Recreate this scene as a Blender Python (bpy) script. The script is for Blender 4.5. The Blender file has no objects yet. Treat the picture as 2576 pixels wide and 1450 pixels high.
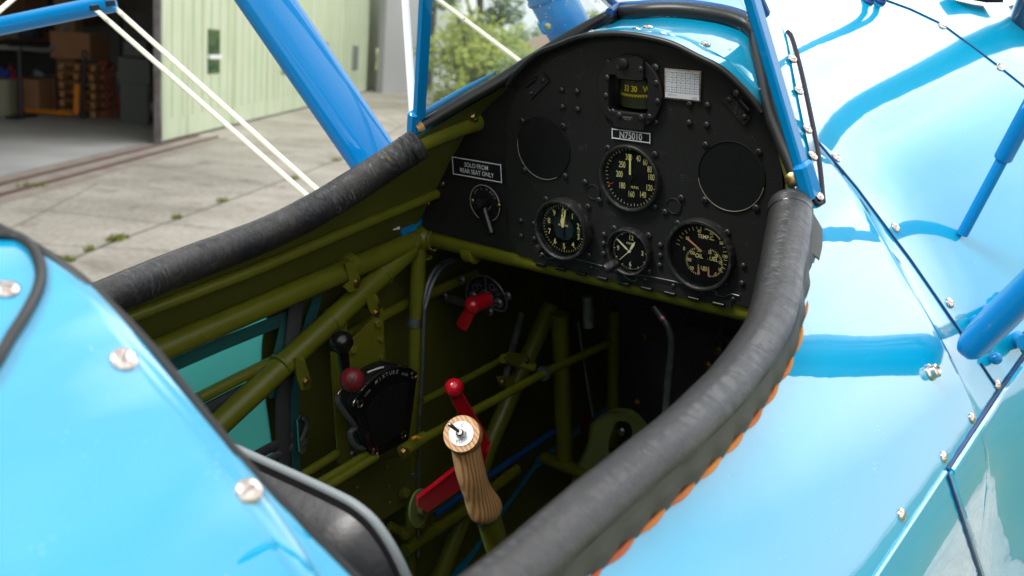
import bpy, math, random
from mathutils import Vector, Matrix
from mathutils.bvhtree import BVHTree
V = Vector
random.seed(7)
SC = bpy.context.scene
COL = SC.collection

# ---------------------------------------------------------------- camera, sky, sun, exposure
# The aircraft has its own axes: x forward, y to its left, z up, origin on the front panel (metres).
# It sits on its tail wheel, nose about twelve degrees up.
UP = V((.2070, .0050, .9783)).normalized()
XW = (V((1, 0, 0)) - UP * UP.x).normalized()
YW = UP.cross(XW)
RW = Matrix((XW, YW, UP))                      # aircraft axes -> world axes
H0 = 1.97                                      # height of the panel above the apron
CAM_A = V((-.96861, -.58892, .33776))
C_R = V((.609259, -.791602, -.046582)); C_D = V((-.332481, -.201681, -.921293)); C_F = V((.719903, .576793, -.386069))
FPX = 2504.3                                   # focal length in pixels of a 2576 wide picture

def toW(p): return RW @ V(p) + V((0, 0, H0))
def ray(px, py): return (C_R * ((px - 1288) / FPX) + C_D * ((py - 724.8) / FPX) + C_F).normalized()
def P(px, py, ax, v):
    d = ray(px, py); return CAM_A + d * ((v - CAM_A[ax]) / d[ax])
def PD(px, py, dist): return CAM_A + ray(px, py) * dist
CAM_W = toW(CAM_A)
def G(px, py, z=0.0):
    d = RW @ ray(px, py); return CAM_W + d * ((z - CAM_W.z) / d.z)

cd = bpy.data.cameras.new('camera'); cam = bpy.data.objects.new('camera', cd); COL.objects.link(cam)
cr = RW @ C_R; cu = -(RW @ C_D); cf = RW @ C_F
cam.matrix_world = Matrix(((cr.x, cu.x, -cf.x, CAM_W.x), (cr.y, cu.y, -cf.y, CAM_W.y), (cr.z, cu.z, -cf.z, CAM_W.z), (0, 0, 0, 1)))
cd.sensor_width = 36; cd.lens = 35; cd.clip_start = .02; cd.clip_end = 3000
cd.dof.use_dof = True; cd.dof.focus_distance = 1.12; cd.dof.aperture_fstop = 7
SC.camera = cam

SUN_EL, SUN_AZ = math.radians(52), math.radians(158)     # azimuth counted from world x towards y
wd = bpy.data.worlds.new('World'); SC.world = wd; wd.use_nodes = True
nt = wd.node_tree; N = nt.nodes; LK = nt.links
N.clear()
wo = N.new('ShaderNodeOutputWorld'); bg = N.new('ShaderNodeBackground')
sky = N.new('ShaderNodeTexSky'); sky.sky_type = 'NISHITA'; sky.sun_disc = False
sky.sun_elevation = SUN_EL; sky.sun_rotation = math.radians(90) - SUN_AZ
tc = N.new('ShaderNodeTexCoord'); mp = N.new('ShaderNodeMapping'); mp.inputs['Scale'].default_value = (1.0, 1.0, 1.7)
cl = N.new('ShaderNodeTexNoise'); cl.inputs['Scale'].default_value = 1.6; cl.inputs['Detail'].default_value = 5; cl.inputs['Roughness'].default_value = .5
rp = N.new('ShaderNodeValToRGB')
rp.color_ramp.elements[0].position = .36; rp.color_ramp.elements[0].color = (15, 16.5, 17.8, 1)
rp.color_ramp.elements[1].position = .62; rp.color_ramp.elements[1].color = (29, 28.6, 27.8, 1)
mx = N.new('ShaderNodeMixRGB'); mx.inputs[0].default_value = .9
LK.new(tc.outputs['Generated'], mp.inputs[0]); LK.new(mp.outputs[0], cl.inputs['Vector']); LK.new(cl.outputs['Fac'], rp.inputs[0])
LK.new(sky.outputs[0], mx.inputs[1]); LK.new(rp.outputs[0], mx.inputs[2])
# the overcast is thin and bright ahead of the nose, duller elsewhere
nm_ = N.new('ShaderNodeVectorMath'); nm_.operation = 'NORMALIZE'; LK.new(tc.outputs['Generated'], nm_.inputs[0])
dp = N.new('ShaderNodeVectorMath'); dp.operation = 'DOT_PRODUCT'; LK.new(nm_.outputs[0], dp.inputs[0]); dp.inputs[1].default_value = V((.75, -.15, .62)).normalized()
er = N.new('ShaderNodeValToRGB'); er.color_ramp.elements[0].position = 0; er.color_ramp.elements[0].color = (.58, .58, .58, 1)
er.color_ramp.elements[1].position = 1; er.color_ramp.elements[1].color = (1.7, 1.7, 1.7, 1)
for ps_, vl in ((.66, .46), (.80, .42), (.88, .85), (.95, 1.45)): e_ = er.color_ramp.elements.new(ps_); e_.color = (vl, vl, vl * 1.01, 1)
LK.new(dp.outputs['Value'], er.inputs[0])
ml_ = N.new('ShaderNodeMixRGB'); ml_.blend_type = 'MULTIPLY'; ml_.inputs[0].default_value = 1; LK.new(mx.outputs[0], ml_.inputs[1]); LK.new(er.outputs[0], ml_.inputs[2])
LK.new(ml_.outputs[0], bg.inputs['Color']); bg.inputs['Strength'].default_value = .125
LK.new(bg.outputs[0], wo.inputs[0])
sl = bpy.data.lights.new('sun', 'SUN'); sl.energy = 3.0; sl.angle = math.radians(14); sl.color = (1, .97, .92)
so = bpy.data.objects.new('sun', sl); COL.objects.link(so)
sd = V((math.cos(SUN_EL) * math.cos(SUN_AZ), math.cos(SUN_EL) * math.sin(SUN_AZ), math.sin(SUN_EL)))
so.rotation_mode = 'QUATERNION'; so.rotation_quaternion = sd.to_track_quat('Z', 'Y'); so.location = sd * 30
SC.view_settings.view_transform = 'Standard'; SC.view_settings.look = 'None'
SC.view_settings.exposure = 0.12; SC.view_settings.gamma = 1
SC.render.engine = 'CYCLES'; SC.cycles.max_bounces = 8; SC.cycles.transparent_max_bounces = 12
try: SC.cycles.use_denoising = True
except Exception: pass

# ---------------------------------------------------------------- materials
def mat(name, col, rough=.5, metal=0., coat=0., coat_ior=1.5, spec=.5, noise=None, bump=None, alt=None, coord='Object', coat_rough=.03, detail=4, **kw):
    """noise=(scale, lo, hi): base varies between col and alt; bump=(scale, strength, distance)."""
    m = bpy.data.materials.new(name); m.use_nodes = True
    n = m.node_tree.nodes; l = m.node_tree.links; b = n['Principled BSDF']
    b.inputs['Base Color'].default_value = (*col, 1); b.inputs['Roughness'].default_value = rough; b.inputs['Metallic'].default_value = metal
    b.inputs['Coat Weight'].default_value = coat; b.inputs['Coat IOR'].default_value = coat_ior; b.inputs['Coat Roughness'].default_value = coat_rough
    b.inputs['Specular IOR Level'].default_value = spec
    if noise or bump: t = n.new('ShaderNodeTexCoord')
    if noise:
        x = n.new('ShaderNodeTexNoise'); x.inputs['Scale'].default_value = noise[0]; x.inputs['Detail'].default_value = detail
        r = n.new('ShaderNodeValToRGB'); r.color_ramp.elements[0].position = noise[1]; r.color_ramp.elements[1].position = noise[2]
        r.color_ramp.elements[0].color = (*col, 1); r.color_ramp.elements[1].color = (*(alt or [c * .6 for c in col]), 1)
        l.new(t.outputs[coord], x.inputs['Vector']); l.new(x.outputs['Fac'], r.inputs[0]); l.new(r.outputs[0], b.inputs['Base Color'])
    if bump:
        x = n.new('ShaderNodeTexNoise'); x.inputs['Scale'].default_value = bump[0]; x.inputs['Detail'].default_value = 5
        u = n.new('ShaderNodeBump'); u.inputs['Strength'].default_value = bump[1]; u.inputs['Distance'].default_value = bump[2]
        l.new(t.outputs[coord], x.inputs['Vector']); l.new(x.outputs['Fac'], u.inputs['Height']); l.new(u.outputs[0], b.inputs['Normal'])
        if coat and kw.get('coat_bump'): l.new(u.outputs[0], b.inputs['Coat Normal'])
    return m

M = {}
M['blue'] = mat('blue_gloss_paint', (.0, .34, .58), .25, spec=.15, coat=1, coat_ior=2.3, coat_rough=.008, noise=(7, .3, .75), alt=(.0, .31, .55), bump=(5, .26, .003), coat_bump=1)
M['blue2'] = mat('blue_strut_paint', (.0, .20, .50), .4, spec=.08, coat=.55, coat_ior=1.5, bump=(6, .05, .002))
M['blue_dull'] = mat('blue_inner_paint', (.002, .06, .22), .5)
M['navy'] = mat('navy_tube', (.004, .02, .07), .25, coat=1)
M['olive'] = mat('olive_tube_paint', (.135, .14, .010), .36, noise=(30, .35, .75), alt=(.10, .11, .007), spec=.4)
M['olive_d'] = mat('olive_side_panel', (.115, .12, .018), .5, noise=(9, .3, .8), alt=(.080, .086, .013), spec=.35)
M['olive_f'] = mat('olive_flat_bracket', (.13, .135, .008), .45, noise=(22, .35, .8), alt=(.10, .10, .008))
M['olive_p'] = mat('olive_pedal', (.17, .20, .06), .4)
M['leather'] = None
M['panel'] = mat('black_crackle_panel', (.012, .0118, .0113), .46, spec=.5, bump=(900, .12, .0003), noise=(9, .4, .8), alt=(.014, .014, .014))
M['black'] = mat('black_gloss', (.006, .006, .006), .25, spec=.5)
M['black_m'] = mat('black_satin', (.012, .012, .012), .45, spec=.4)
M['bezel'] = mat('worn_black_bezel', (.013, .013, .013), .42, noise=(160, .55, .72), alt=(.055, .055, .052), bump=(500, .15, .0004))
M['dial'] = mat('dial_black', (.008, .008, .009), .55, spec=.2)
M['dial2'] = mat('dial_slate', (.018, .028, .034), .6, spec=.2)
M['lume'] = mat('cream_dial_paint', (.93, .84, .34), .6)
M['lume_o'] = mat('salmon_pointer_paint', (.80, .36, .19), .6)
M['lume_w'] = mat('ivory_hand_paint', (.93, .91, .55), .6)
M['amber'] = mat('amber_card_print', (.9, .66, .01), .6)
M['white'] = mat('white_lettering', (.78, .78, .80), .55)
M['grey_l'] = mat('grey_engraving', (.30, .30, .29), .5)
M['red_p'] = mat('red_pointer_mark', (.7, .02, .02), .5)
M['ring'] = mat('brass_ring_line', (.26, .25, .18), .45)
M['placard'] = mat('placard_black', (.008, .007, .012), .35)
M['paper'] = mat('compass_card_paper', (.66, .66, .72), .4)
M['ink'] = mat('printed_ink', (.08, .08, .10), .6)
M['chrome'] = mat('nickel_screw', (.74, .66, .61), .18, metal=1, noise=(300, .4, .7), alt=(.55, .42, .35))
M['steel'] = mat('grey_steel', (.42, .42, .42), .35, metal=1)
M['alu'] = mat('dull_aluminium', (.22, .24, .25), .45, metal=.8, noise=(60, .4, .7), alt=(.12, .13, .14))
M['dark_alu'] = mat('dark_sheet_metal', (.11, .11, .115), .55, metal=.1, noise=(6, .3, .7), alt=(.06, .06, .062))  # dark grey metal for the firewall, stiffeners and small fittings
M['brass'] = mat('cadmium_bolt', (.55, .40, .17), .32, metal=1, noise=(120, .4, .7), alt=(.32, .22, .09))
M['bscrew'] = mat('black_screw', (.045, .045, .047), .33, metal=.5)
M['red'] = mat('red_lever_paint', (.48, .004, .016), .24, coat=.6)
M['maroon'] = mat('maroon_knob', (.16, .012, .016), .38)
M['rubber'] = mat('black_rubber_trim', (.012, .012, .012), .38, bump=(60, .1, .001))
M['wire'] = mat('cream_bracing_wire', (.80, .76, .62), .35, coat=.4)
M['wpipe'] = mat('white_tube', (.72, .70, .68), .4)
M['seatl'] = mat('glossy_black_seat_leather', (.024, .024, .028), .42, coat=.3, coat_rough=.38, bump=(22, .5, .006))
M['piping'] = mat('grey_piping', (.20, .225, .235), .5)
M['orange'] = mat('orange_lacing_cord', (.42, .085, .025), .75, noise=(11, .42, .6), alt=(.55, .20, .02), bump=(420, .6, .001))
M['floor'] = mat('dark_cockpit_floor', (.07, .072, .055), .6, noise=(12, .4, .7), alt=(.010, .010, .010))
M['fabric_s'] = mat('grey_webbing', (.035, .036, .036), .8, bump=(200, .3, .001))
M['yellow'] = mat('yellow_mark', (.75, .36, .01), .5)
M['hose'] = mat('dark_hose', (.02, .02, .022), .5)
M['pinline'] = mat('dark_seam', (.0, .03, .13), .5)

def specks(m, scale, thr, col, mixv, coord='Object', stretch=None):      # sparse dust, chips or scuffs over an existing base colour
    n = m.node_tree.nodes; l = m.node_tree.links; b = n['Principled BSDF']; t = n.new('ShaderNodeTexCoord')
    v = n.new('ShaderNodeTexVoronoi'); v.inputs['Scale'].default_value = scale; src = t.outputs[coord]
    if stretch: mpp = n.new('ShaderNodeMapping'); mpp.inputs['Scale'].default_value = stretch; l.new(src, mpp.inputs[0]); src = mpp.outputs[0]
    z = n.new('ShaderNodeTexNoise'); z.inputs['Scale'].default_value = scale * .12; z.inputs['Detail'].default_value = 2
    l.new(src, v.inputs['Vector']); l.new(src, z.inputs['Vector'])
    s = n.new('ShaderNodeMath'); s.operation = 'SUBTRACT'; l.new(z.outputs['Fac'], s.inputs[0]); s.inputs[1].default_value = thr
    d = n.new('ShaderNodeMath'); d.operation = 'LESS_THAN'; l.new(v.outputs['Distance'], d.inputs[0]); l.new(s.outputs[0], d.inputs[1])
    k = n.new('ShaderNodeMath'); k.operation = 'MULTIPLY'; k.inputs[1].default_value = mixv; l.new(d.outputs[0], k.inputs[0])
    mx_ = n.new('ShaderNodeMixRGB'); mx_.inputs[2].default_value = (*col, 1); l.new(k.outputs[0], mx_.inputs[0])
    if b.inputs['Base Color'].links: l.new(b.inputs['Base Color'].links[0].from_socket, mx_.inputs[1])
    else: mx_.inputs[1].default_value = b.inputs['Base Color'].default_value
    l.new(mx_.outputs[0], b.inputs['Base Color']); return m
specks(M['panel'], 420, .46, (.16, .16, .155), .5)
specks(M['olive'], 130, .50, (.20, .20, .10), .6); specks(M['olive_f'], 130, .50, (.22, .21, .10), .5); specks(M['red'], 160, .52, (.60, .05, .05), .5)
specks(M['blue'], 260, .52, (.35, .55, .75), .35)
def leather():
    m = mat('black_leather_padding', (.014, .014, .016), .42, spec=.45, coat=.08, coat_rough=.3)
    n = m.node_tree.nodes; l = m.node_tree.links; b = n['Principled BSDF']
    t = n.new('ShaderNodeUVMap')
    mp = n.new('ShaderNodeMapping'); mp.inputs['Scale'].default_value = (1, .22, 1)
    w = n.new('ShaderNodeTexNoise'); w.inputs['Scale'].default_value = 70; w.inputs['Detail'].default_value = 7; w.inputs['Roughness'].default_value = .62; w.inputs['Distortion'].default_value = 1.6
    v = n.new('ShaderNodeTexNoise'); v.inputs['Scale'].default_value = 14; v.inputs['Detail'].default_value = 3
    l.new(t.outputs[0], mp.inputs[0]); l.new(mp.outputs[0], w.inputs['Vector']); l.new(t.outputs[0], v.inputs['Vector'])
    # sharp crease lines: narrow band of the stretched noise
    r = n.new('ShaderNodeValToRGB'); e = r.color_ramp.elements
    e[0].position = .44; e[0].color = (1, 1, 1, 1); e[1].position = .56; e[1].color = (1, 1, 1, 1)
    k = e.new(.5); k.color = (.0, .0, .0, 1)
    l.new(w.outputs['Fac'], r.inputs[0])
    mm = n.new('ShaderNodeMath'); mm.operation = 'MULTIPLY'; l.new(r.outputs[0], mm.inputs[0]); l.new(v.outputs['Fac'], mm.inputs[1])
    ad = n.new('ShaderNodeMath'); ad.operation = 'ADD'; l.new(mm.outputs[0], ad.inputs[0]); l.new(w.outputs['Fac'], ad.inputs[1])
    u = n.new('ShaderNodeBump'); u.inputs['Strength'].default_value = .55; u.inputs['Distance'].default_value = .0030
    l.new(ad.outputs[0], u.inputs['Height']); l.new(u.outputs[0], b.inputs['Normal'])
    r2 = n.new('ShaderNodeValToRGB'); r2.color_ramp.elements[0].color = (.022, .020, .018, 1); r2.color_ramp.elements[1].color = (.011, .011, .013, 1)
    r2.color_ramp.elements[0].position = .42; r2.color_ramp.elements[1].position = .6
    l.new(v.outputs['Fac'], r2.inputs[0])
    # scuffed creases: thin paler lines where the leather has folded, in patches
    mp3 = n.new('ShaderNodeMapping'); mp3.inputs['Scale'].default_value = (1.3, .24, 1); mp3.inputs['Rotation'].default_value = (0, 0, .25)
    q = n.new('ShaderNodeTexNoise'); q.inputs['Scale'].default_value = 95; q.inputs['Detail'].default_value = 3; q.inputs['Distortion'].default_value = .7
    l.new(t.outputs[0], mp3.inputs[0]); l.new(mp3.outputs[0], q.inputs['Vector'])
    r3 = n.new('ShaderNodeValToRGB'); e = r3.color_ramp.elements; e[0].position = .475; e[0].color = (0, 0, 0, 1); e[1].position = .525; e[1].color = (0, 0, 0, 1); k = e.new(.5); k.color = (1, 1, 1, 1)
    l.new(q.outputs['Fac'], r3.inputs[0])
    pz = n.new('ShaderNodeTexNoise'); pz.inputs['Scale'].default_value = 9; pz.inputs['Detail'].default_value = 2; l.new(t.outputs[0], pz.inputs['Vector'])
    r4 = n.new('ShaderNodeValToRGB'); r4.color_ramp.elements[0].position = .5; r4.color_ramp.elements[1].position = .64; l.new(pz.outputs['Fac'], r4.inputs[0])
    mk = n.new('ShaderNodeMath'); mk.operation = 'MULTIPLY'; l.new(r3.outputs[0], mk.inputs[0]); l.new(r4.outputs[0], mk.inputs[1])
    m6 = n.new('ShaderNodeMath'); m6.operation = 'MULTIPLY'; m6.inputs[1].default_value = .55; l.new(mk.outputs[0], m6.inputs[0])
    mc = n.new('ShaderNodeMixRGB'); mc.inputs[2].default_value = (.22, .22, .23, 1); l.new(m6.outputs[0], mc.inputs[0]); l.new(r2.outputs[0], mc.inputs[1]); l.new(mc.outputs[0], b.inputs['Base Color'])
    return m
M['leather'] = leather()
M['leather_g'] = M['leather'].copy(); M['leather_g'].name = 'sky_sheen_leather'  # lighter copy of the leather, sky sheen put into its base colour
M['leather_g'].node_tree.nodes['Principled BSDF'].inputs['Coat Weight'].default_value = .22; M['leather_g'].node_tree.nodes['Principled BSDF'].inputs['Roughness'].default_value = .36
for n_ in M['leather_g'].node_tree.nodes:
    if n_.type == 'VALTORGB' and n_.color_ramp.elements[0].color[0] < .1 and len(n_.color_ramp.elements) == 2: n_.color_ramp.elements[0].color = (.026, .025, .025, 1); n_.color_ramp.elements[1].color = (.021, .021, .023, 1)
    if n_.type == 'BUMP': n_.inputs['Strength'].default_value = .34
    if n_.type == 'MIX_RGB' : n_.inputs[2].default_value = (.06, .06, .064, 1)

def wood():
    m = mat('striped_ash_wood', (.4, .2, .08), .42, coat=.25, coat_rough=.2)
    n = m.node_tree.nodes; l = m.node_tree.links; b = n['Principled BSDF']
    t = n.new('ShaderNodeTexCoord'); mp = n.new('ShaderNodeMapping'); mp.inputs['Scale'].default_value = (1, 1, .22); mp.inputs['Rotation'].default_value = (.16, .30, .3)
    w = n.new('ShaderNodeTexWave'); w.inputs['Scale'].default_value = 92; w.inputs['Distortion'].default_value = 3.2; w.inputs['Detail'].default_value = 2.5; w.inputs['Detail Scale'].default_value = 1.2
    w.bands_direction = 'X'
    l.new(t.outputs['Object'], mp.inputs[0]); l.new(mp.outputs[0], w.inputs['Vector'])
    r = n.new('ShaderNodeValToRGB'); e = r.color_ramp.elements
    e[0].position = .1; e[0].color = (.34, .16, .062, 1); e[1].position = .8; e[1].color = (.58, .33, .14, 1)
    l.new(w.outputs['Fac'], r.inputs[0]); l.new(r.outputs[0], b.inputs['Base Color'])
    return m
M['wood'] = wood()

def glassmat():
    m = bpy.data.materials.new('windshield_glass'); m.use_nodes = True
    n = m.node_tree.nodes; l = m.node_tree.links; n.clear()
    o = n.new('ShaderNodeOutputMaterial'); tr = n.new('ShaderNodeBsdfTransparent'); gl = n.new('ShaderNodeBsdfGlossy'); gl.inputs['Roughness'].default_value = .03
    df = n.new('ShaderNodeBsdfDiffuse'); df.inputs['Color'].default_value = (.75, .78, .72, 1)
    tr.inputs['Color'].default_value = (.93, .96, .94, 1)
    fr = n.new('ShaderNodeFresnel'); fr.inputs[0].default_value = 1.35
    t = n.new('ShaderNodeTexCoord'); a = n.new('ShaderNodeTexVoronoi'); a.inputs['Scale'].default_value = 95; a.inputs['Randomness'].default_value = 1
    z = n.new('ShaderNodeTexNoise'); z.inputs['Scale'].default_value = 24; z.inputs['Detail'].default_value = 3
    l.new(t.outputs['Object'], a.inputs['Vector']); l.new(t.outputs['Object'], z.inputs['Vector'])
    # spots only where the noise is high
    s = n.new('ShaderNodeMath'); s.operation = 'MULTIPLY'; s.inputs[1].default_value = .26
    l.new(z.outputs['Fac'], s.inputs[0])
    c = n.new('ShaderNodeMath'); c.operation = 'SUBTRACT'; l.new(s.outputs[0], c.inputs[0]); c.inputs[1].default_value = .0
    d = n.new('ShaderNodeMath'); d.operation = 'LESS_THAN'; l.new(a.outputs['Distance'], d.inputs[0])
    k = n.new('ShaderNodeMath'); k.operation = 'SUBTRACT'; l.new(z.outputs['Fac'], k.inputs[0]); k.inputs[1].default_value = .44
    k2 = n.new('ShaderNodeMath'); k2.operation = 'MULTIPLY'; l.new(k.outputs[0], k2.inputs[0]); k2.inputs[1].default_value = 1.2
    l.new(k2.outputs[0], d.inputs[1])
    k3 = n.new('ShaderNodeMath'); k3.operation = 'MULTIPLY'; l.new(d.outputs[0], k3.inputs[0]); k3.inputs[1].default_value = .55
    k4 = n.new('ShaderNodeMath'); k4.operation = 'ADD'; l.new(k3.outputs[0], k4.inputs[0]); k4.inputs[1].default_value = .06
    m1 = n.new('ShaderNodeMixShader'); l.new(k4.outputs[0], m1.inputs[0]); l.new(tr.outputs[0], m1.inputs[1]); l.new(df.outputs[0], m1.inputs[2])
    m2 = n.new('ShaderNodeMixShader'); l.new(fr.outputs[0], m2.inputs[0]); l.new(m1.outputs[0], m2.inputs[1]); l.new(gl.outputs[0], m2.inputs[2])
    l.new(m2.outputs[0], o.inputs[0]); return m
M['glass'] = glassmat()
def dialglass():
    m = bpy.data.materials.new('dial_glass'); m.use_nodes = True
    n = m.node_tree.nodes; l = m.node_tree.links; n.clear()
    o = n.new('ShaderNodeOutputMaterial'); tr = n.new('ShaderNodeBsdfTransparent'); gl = n.new('ShaderNodeBsdfGlossy'); gl.inputs['Roughness'].default_value = .04
    fr = n.new('ShaderNodeFresnel'); fr.inputs[0].default_value = 1.12
    m2 = n.new('ShaderNodeMixShader'); l.new(fr.outputs[0], m2.inputs[0]); l.new(tr.outputs[0], m2.inputs[1]); l.new(gl.outputs[0], m2.inputs[2])
    l.new(m2.outputs[0], o.inputs[0]); return m
M['dglass'] = dialglass()
def turq():
    m = mat('turquoise_fabric_backlit', (.05, .27, .26), .7, noise=(9, .35, .7), alt=(.05, .17, .18))
    n = m.node_tree.nodes; l = m.node_tree.links; b = n['Principled BSDF']
    b.inputs['Transmission Weight'].default_value = 0
    o = n['Material Output']; t = n.new('ShaderNodeBsdfTranslucent'); t.inputs['Color'].default_value = (.05, .30, .28, 1)
    x = n.new('ShaderNodeMixShader'); x.inputs[0].default_value = .55
    l.new(b.outputs[0], x.inputs[1]); l.new(t.outputs[0], x.inputs[2]); l.new(x.outputs[0], o.inputs[0]); return m
M['turq'] = turq()

# ---------------------------------------------------------------- mesh helpers
class MB:
    def __init__(s): s.v = []; s.f = []; s.m = []; s.uv = {}; s.sm = []
    def add(s, vs, fs, mi=0, smooth=True, uv=None):
        o = len(s.v); s.v += [tuple(p) for p in vs]
        for k, f in enumerate(fs):
            s.f.append([i + o for i in f]); s.m.append(mi); s.sm.append(smooth)
            if uv: s.uv[len(s.f) - 1] = uv[k]
        return s
    def build(s, name, mats, parent=None, origin=None, auto=35):
        me = bpy.data.meshes.new(name)
        vs = s.v if origin is None else [tuple(V(p) - V(origin)) for p in s.v]
        me.from_pydata(vs, [], s.f)
        if not isinstance(mats, (list, tuple)): mats = [mats]
        for m_ in mats: me.materials.append(m_)
        me.polygons.foreach_set('material_index', s.m); me.polygons.foreach_set('use_smooth', s.sm)
        if s.uv:
            ul = me.uv_layers.new(name='UVMap')
            for fi, u in s.uv.items():
                p = me.polygons[fi]
                for k, li in enumerate(p.loop_indices): ul.data[li].uv = u[k]
        me.update(); me.validate()
        try: me.set_sharp_from_angle(angle=math.radians(auto))
        except Exception: pass
        o = bpy.data.objects.new(name, me); COL.objects.link(o)
        if origin is not None: o.location = origin
        if parent is not None: o.parent = parent
        return o
def smooth_path(pts, n=6):
    pts = [V(p) for p in pts]
    if len(pts) < 3: return pts
    out = []
    ex = [pts[0] * 2 - pts[1]] + pts + [pts[-1] * 2 - pts[-2]]
    for i in range(1, len(ex) - 2):
        a, b, c, d = ex[i - 1], ex[i], ex[i + 1], ex[i + 2]
        for k in range(n):
            t = k / n
            out.append(.5 * ((2 * b) + (c - a) * t + (2 * a - 5 * b + 4 * c - d) * t * t + (3 * b - a - 3 * c + d) * t ** 3))
    out.append(pts[-1]); return out
def tube(mb, pts, r, seg=12, mi=0, smooth=0, caps=True, flat=1.0, flatdir=None, uvs=False, wob=None):
    """sweep a circle (or an ellipse: flat<1 squeezes across flatdir) along pts."""
    if smooth: 
        n0 = len(pts)
        if isinstance(r, (list, tuple)):
            rr = [V((q, 0, 0)) for q in r]; r = [q.x for q in smooth_path(rr, smooth)] if n0 > 2 else r
        pts = smooth_path(pts, smooth)
    pts = [V(p) for p in pts]; n = len(pts)
    if not isinstance(r, (list, tuple)): r = [r] * n
    T = [(pts[min(i + 1, n - 1)] - pts[max(i - 1, 0)]).normalized() for i in range(n)]
    a = V(flatdir) if flatdir is not None else (V((0, 0, 1)) if abs(T[0].z) < .9 else V((1, 0, 0)))
    u = (a - T[0] * a.dot(T[0])).normalized()
    vs = []; L = 0; Ls = []
    for i in range(n):
        if i: L += (pts[i] - pts[i - 1]).length
        Ls.append(L)
        u = (u - T[i] * u.dot(T[i])).normalized(); w = T[i].cross(u)
        for k in range(seg):
            t = 2 * math.pi * k / seg
            q = r[i] * (1 + (wob(L, t) if wob else 0))
            vs.append(pts[i] + u * (math.cos(t) * q) + w * (math.sin(t) * q * flat))
    fs = []; uv = []
    for i in range(n - 1):
        for k in range(seg):
            k2 = (k + 1) % seg
            fs.append((i * seg + k, i * seg + k2, (i + 1) * seg + k2, (i + 1) * seg + k))
            c = 2 * math.pi * r[i] / seg
            uv.append(((Ls[i], k * c), (Ls[i], (k + 1) * c), (Ls[i + 1], (k + 1) * c), (Ls[i + 1], k * c)))
    if caps:
        fs.append(tuple(range(seg - 1, -1, -1))); fs.append(tuple((n - 1) * seg + k for k in range(seg)))
        uv.append(tuple((0, 0) for _ in range(seg))); uv.append(tuple((0, 0) for _ in range(seg)))
    mb.add(vs, fs, mi, True, uv if uvs else None); return mb
def frame(d, up=None):
    d = V(d).normalized(); a = V(up) if up is not None else (V((0, 0, 1)) if abs(d.z) < .9 else V((1, 0, 0)))
    x = (a - d * a.dot(d)).normalized(); return x, d.cross(x), d
def lathe(mb, o, d, prof, seg=24, mi=0, up=None, smooth=True, sx=1.0):
    """prof: list of (radius, height along d)."""
    o = V(o); x, y, d = frame(d, up); vs = []; fs = []
    for r, h in prof:
        for k in range(seg):
            t = 2 * math.pi * k / seg; vs.append(o + d * h + x * (r * math.cos(t)) + y * (r * math.sin(t) * sx))
    for i in range(len(prof) - 1):
        for k in range(seg):
            k2 = (k + 1) % seg; fs.append((i * seg + k, i * seg + k2, (i + 1) * seg + k2, (i + 1) * seg + k))
    if prof[0][0] > 1e-6: fs.append(tuple(range(seg - 1, -1, -1)))
    if prof[-1][0] > 1e-6: fs.append(tuple((len(prof) - 1) * seg + k for k in range(seg)))
    mb.add(vs, fs, mi, smooth); return mb
def box(mb, c, sz, ax=None, mi=0, bev=0.0):
    c = V(c); X, Y, Z = ax if ax else (V((1, 0, 0)), V((0, 1, 0)), V((0, 0, 1)))
    X, Y, Z = V(X), V(Y), V(Z); a, b, h = sz[0] / 2, sz[1] / 2, sz[2] / 2
    e = min(bev, a * .9, b * .9, h * .9)
    if e <= 0:
        vs = [c + X * (i * a) + Y * (j * b) + Z * (k * h) for i in (-1, 1) for j in (-1, 1) for k in (-1, 1)]
        fs = [(0, 1, 3, 2), (4, 6, 7, 5), (0, 4, 5, 1), (2, 3, 7, 6), (0, 2, 6, 4), (1, 5, 7, 3)]
        mb.add(vs, fs, mi, False); return mb
    vs = []; ring = [(-1, -1), (1, -1), (1, 1), (-1, 1)]
    def oc(aa, bb, z):
        for i, j in ring:
            if i * j > 0: q = [(i * aa, j * (bb - e)), (i * (aa - e), j * bb)]
            else: q = [(i * (aa - e), j * bb), (i * aa, j * (bb - e))]
            for p_ in q: vs.append(c + X * p_[0] + Y * p_[1] + Z * z)
    oc(a - e, b - e, -h); oc(a, b, -h + e); oc(a, b, h - e); oc(a - e, b - e, h)
    fs = [tuple(range(7, -1, -1)), tuple(range(24, 32))]
    for r_ in range(3):
        for k in range(8): fs.append((r_ * 8 + k, r_ * 8 + (k + 1) % 8, (r_ + 1) * 8 + (k + 1) % 8, (r_ + 1) * 8 + k))
    mb.add(vs, fs, mi, False); return mb
def prism(mb, pts, off, mi=0, smooth=False):
    """extrude the planar outline pts by the vector off."""
    pts = [V(p) for p in pts]; n = len(pts); off = V(off)
    vs = pts + [p + off for p in pts]
    fs = [tuple(range(n)), tuple(range(2 * n - 1, n - 1, -1))] + [(k, k + n, (k + 1) % n + n, (k + 1) % n) for k in range(n)]
    mb.add(vs, fs, mi, smooth); return mb
def hexbolt(mb, o, d, r=.006, h=.005, mi=0):
    lathe(mb, o, d, [(r * 1.35, 0), (r * 1.35, h * .2)], 16, mi, smooth=False)
    lathe(mb, V(o) + V(d).normalized() * h * .2, d, [(r, 0), (r, h * .85), (r * .85, h)], 6, mi, smooth=False)
def ball(mb, c, r, mi=0, seg=20):
    pr = [(r * math.sin(math.pi * k / 12), -r * math.cos(math.pi * k / 12)) for k in range(13)]
    pr[0] = (0, -r); pr[-1] = (0, r); lathe(mb, c, (0, 0, 1), pr, seg, mi)
_FC = {}
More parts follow.
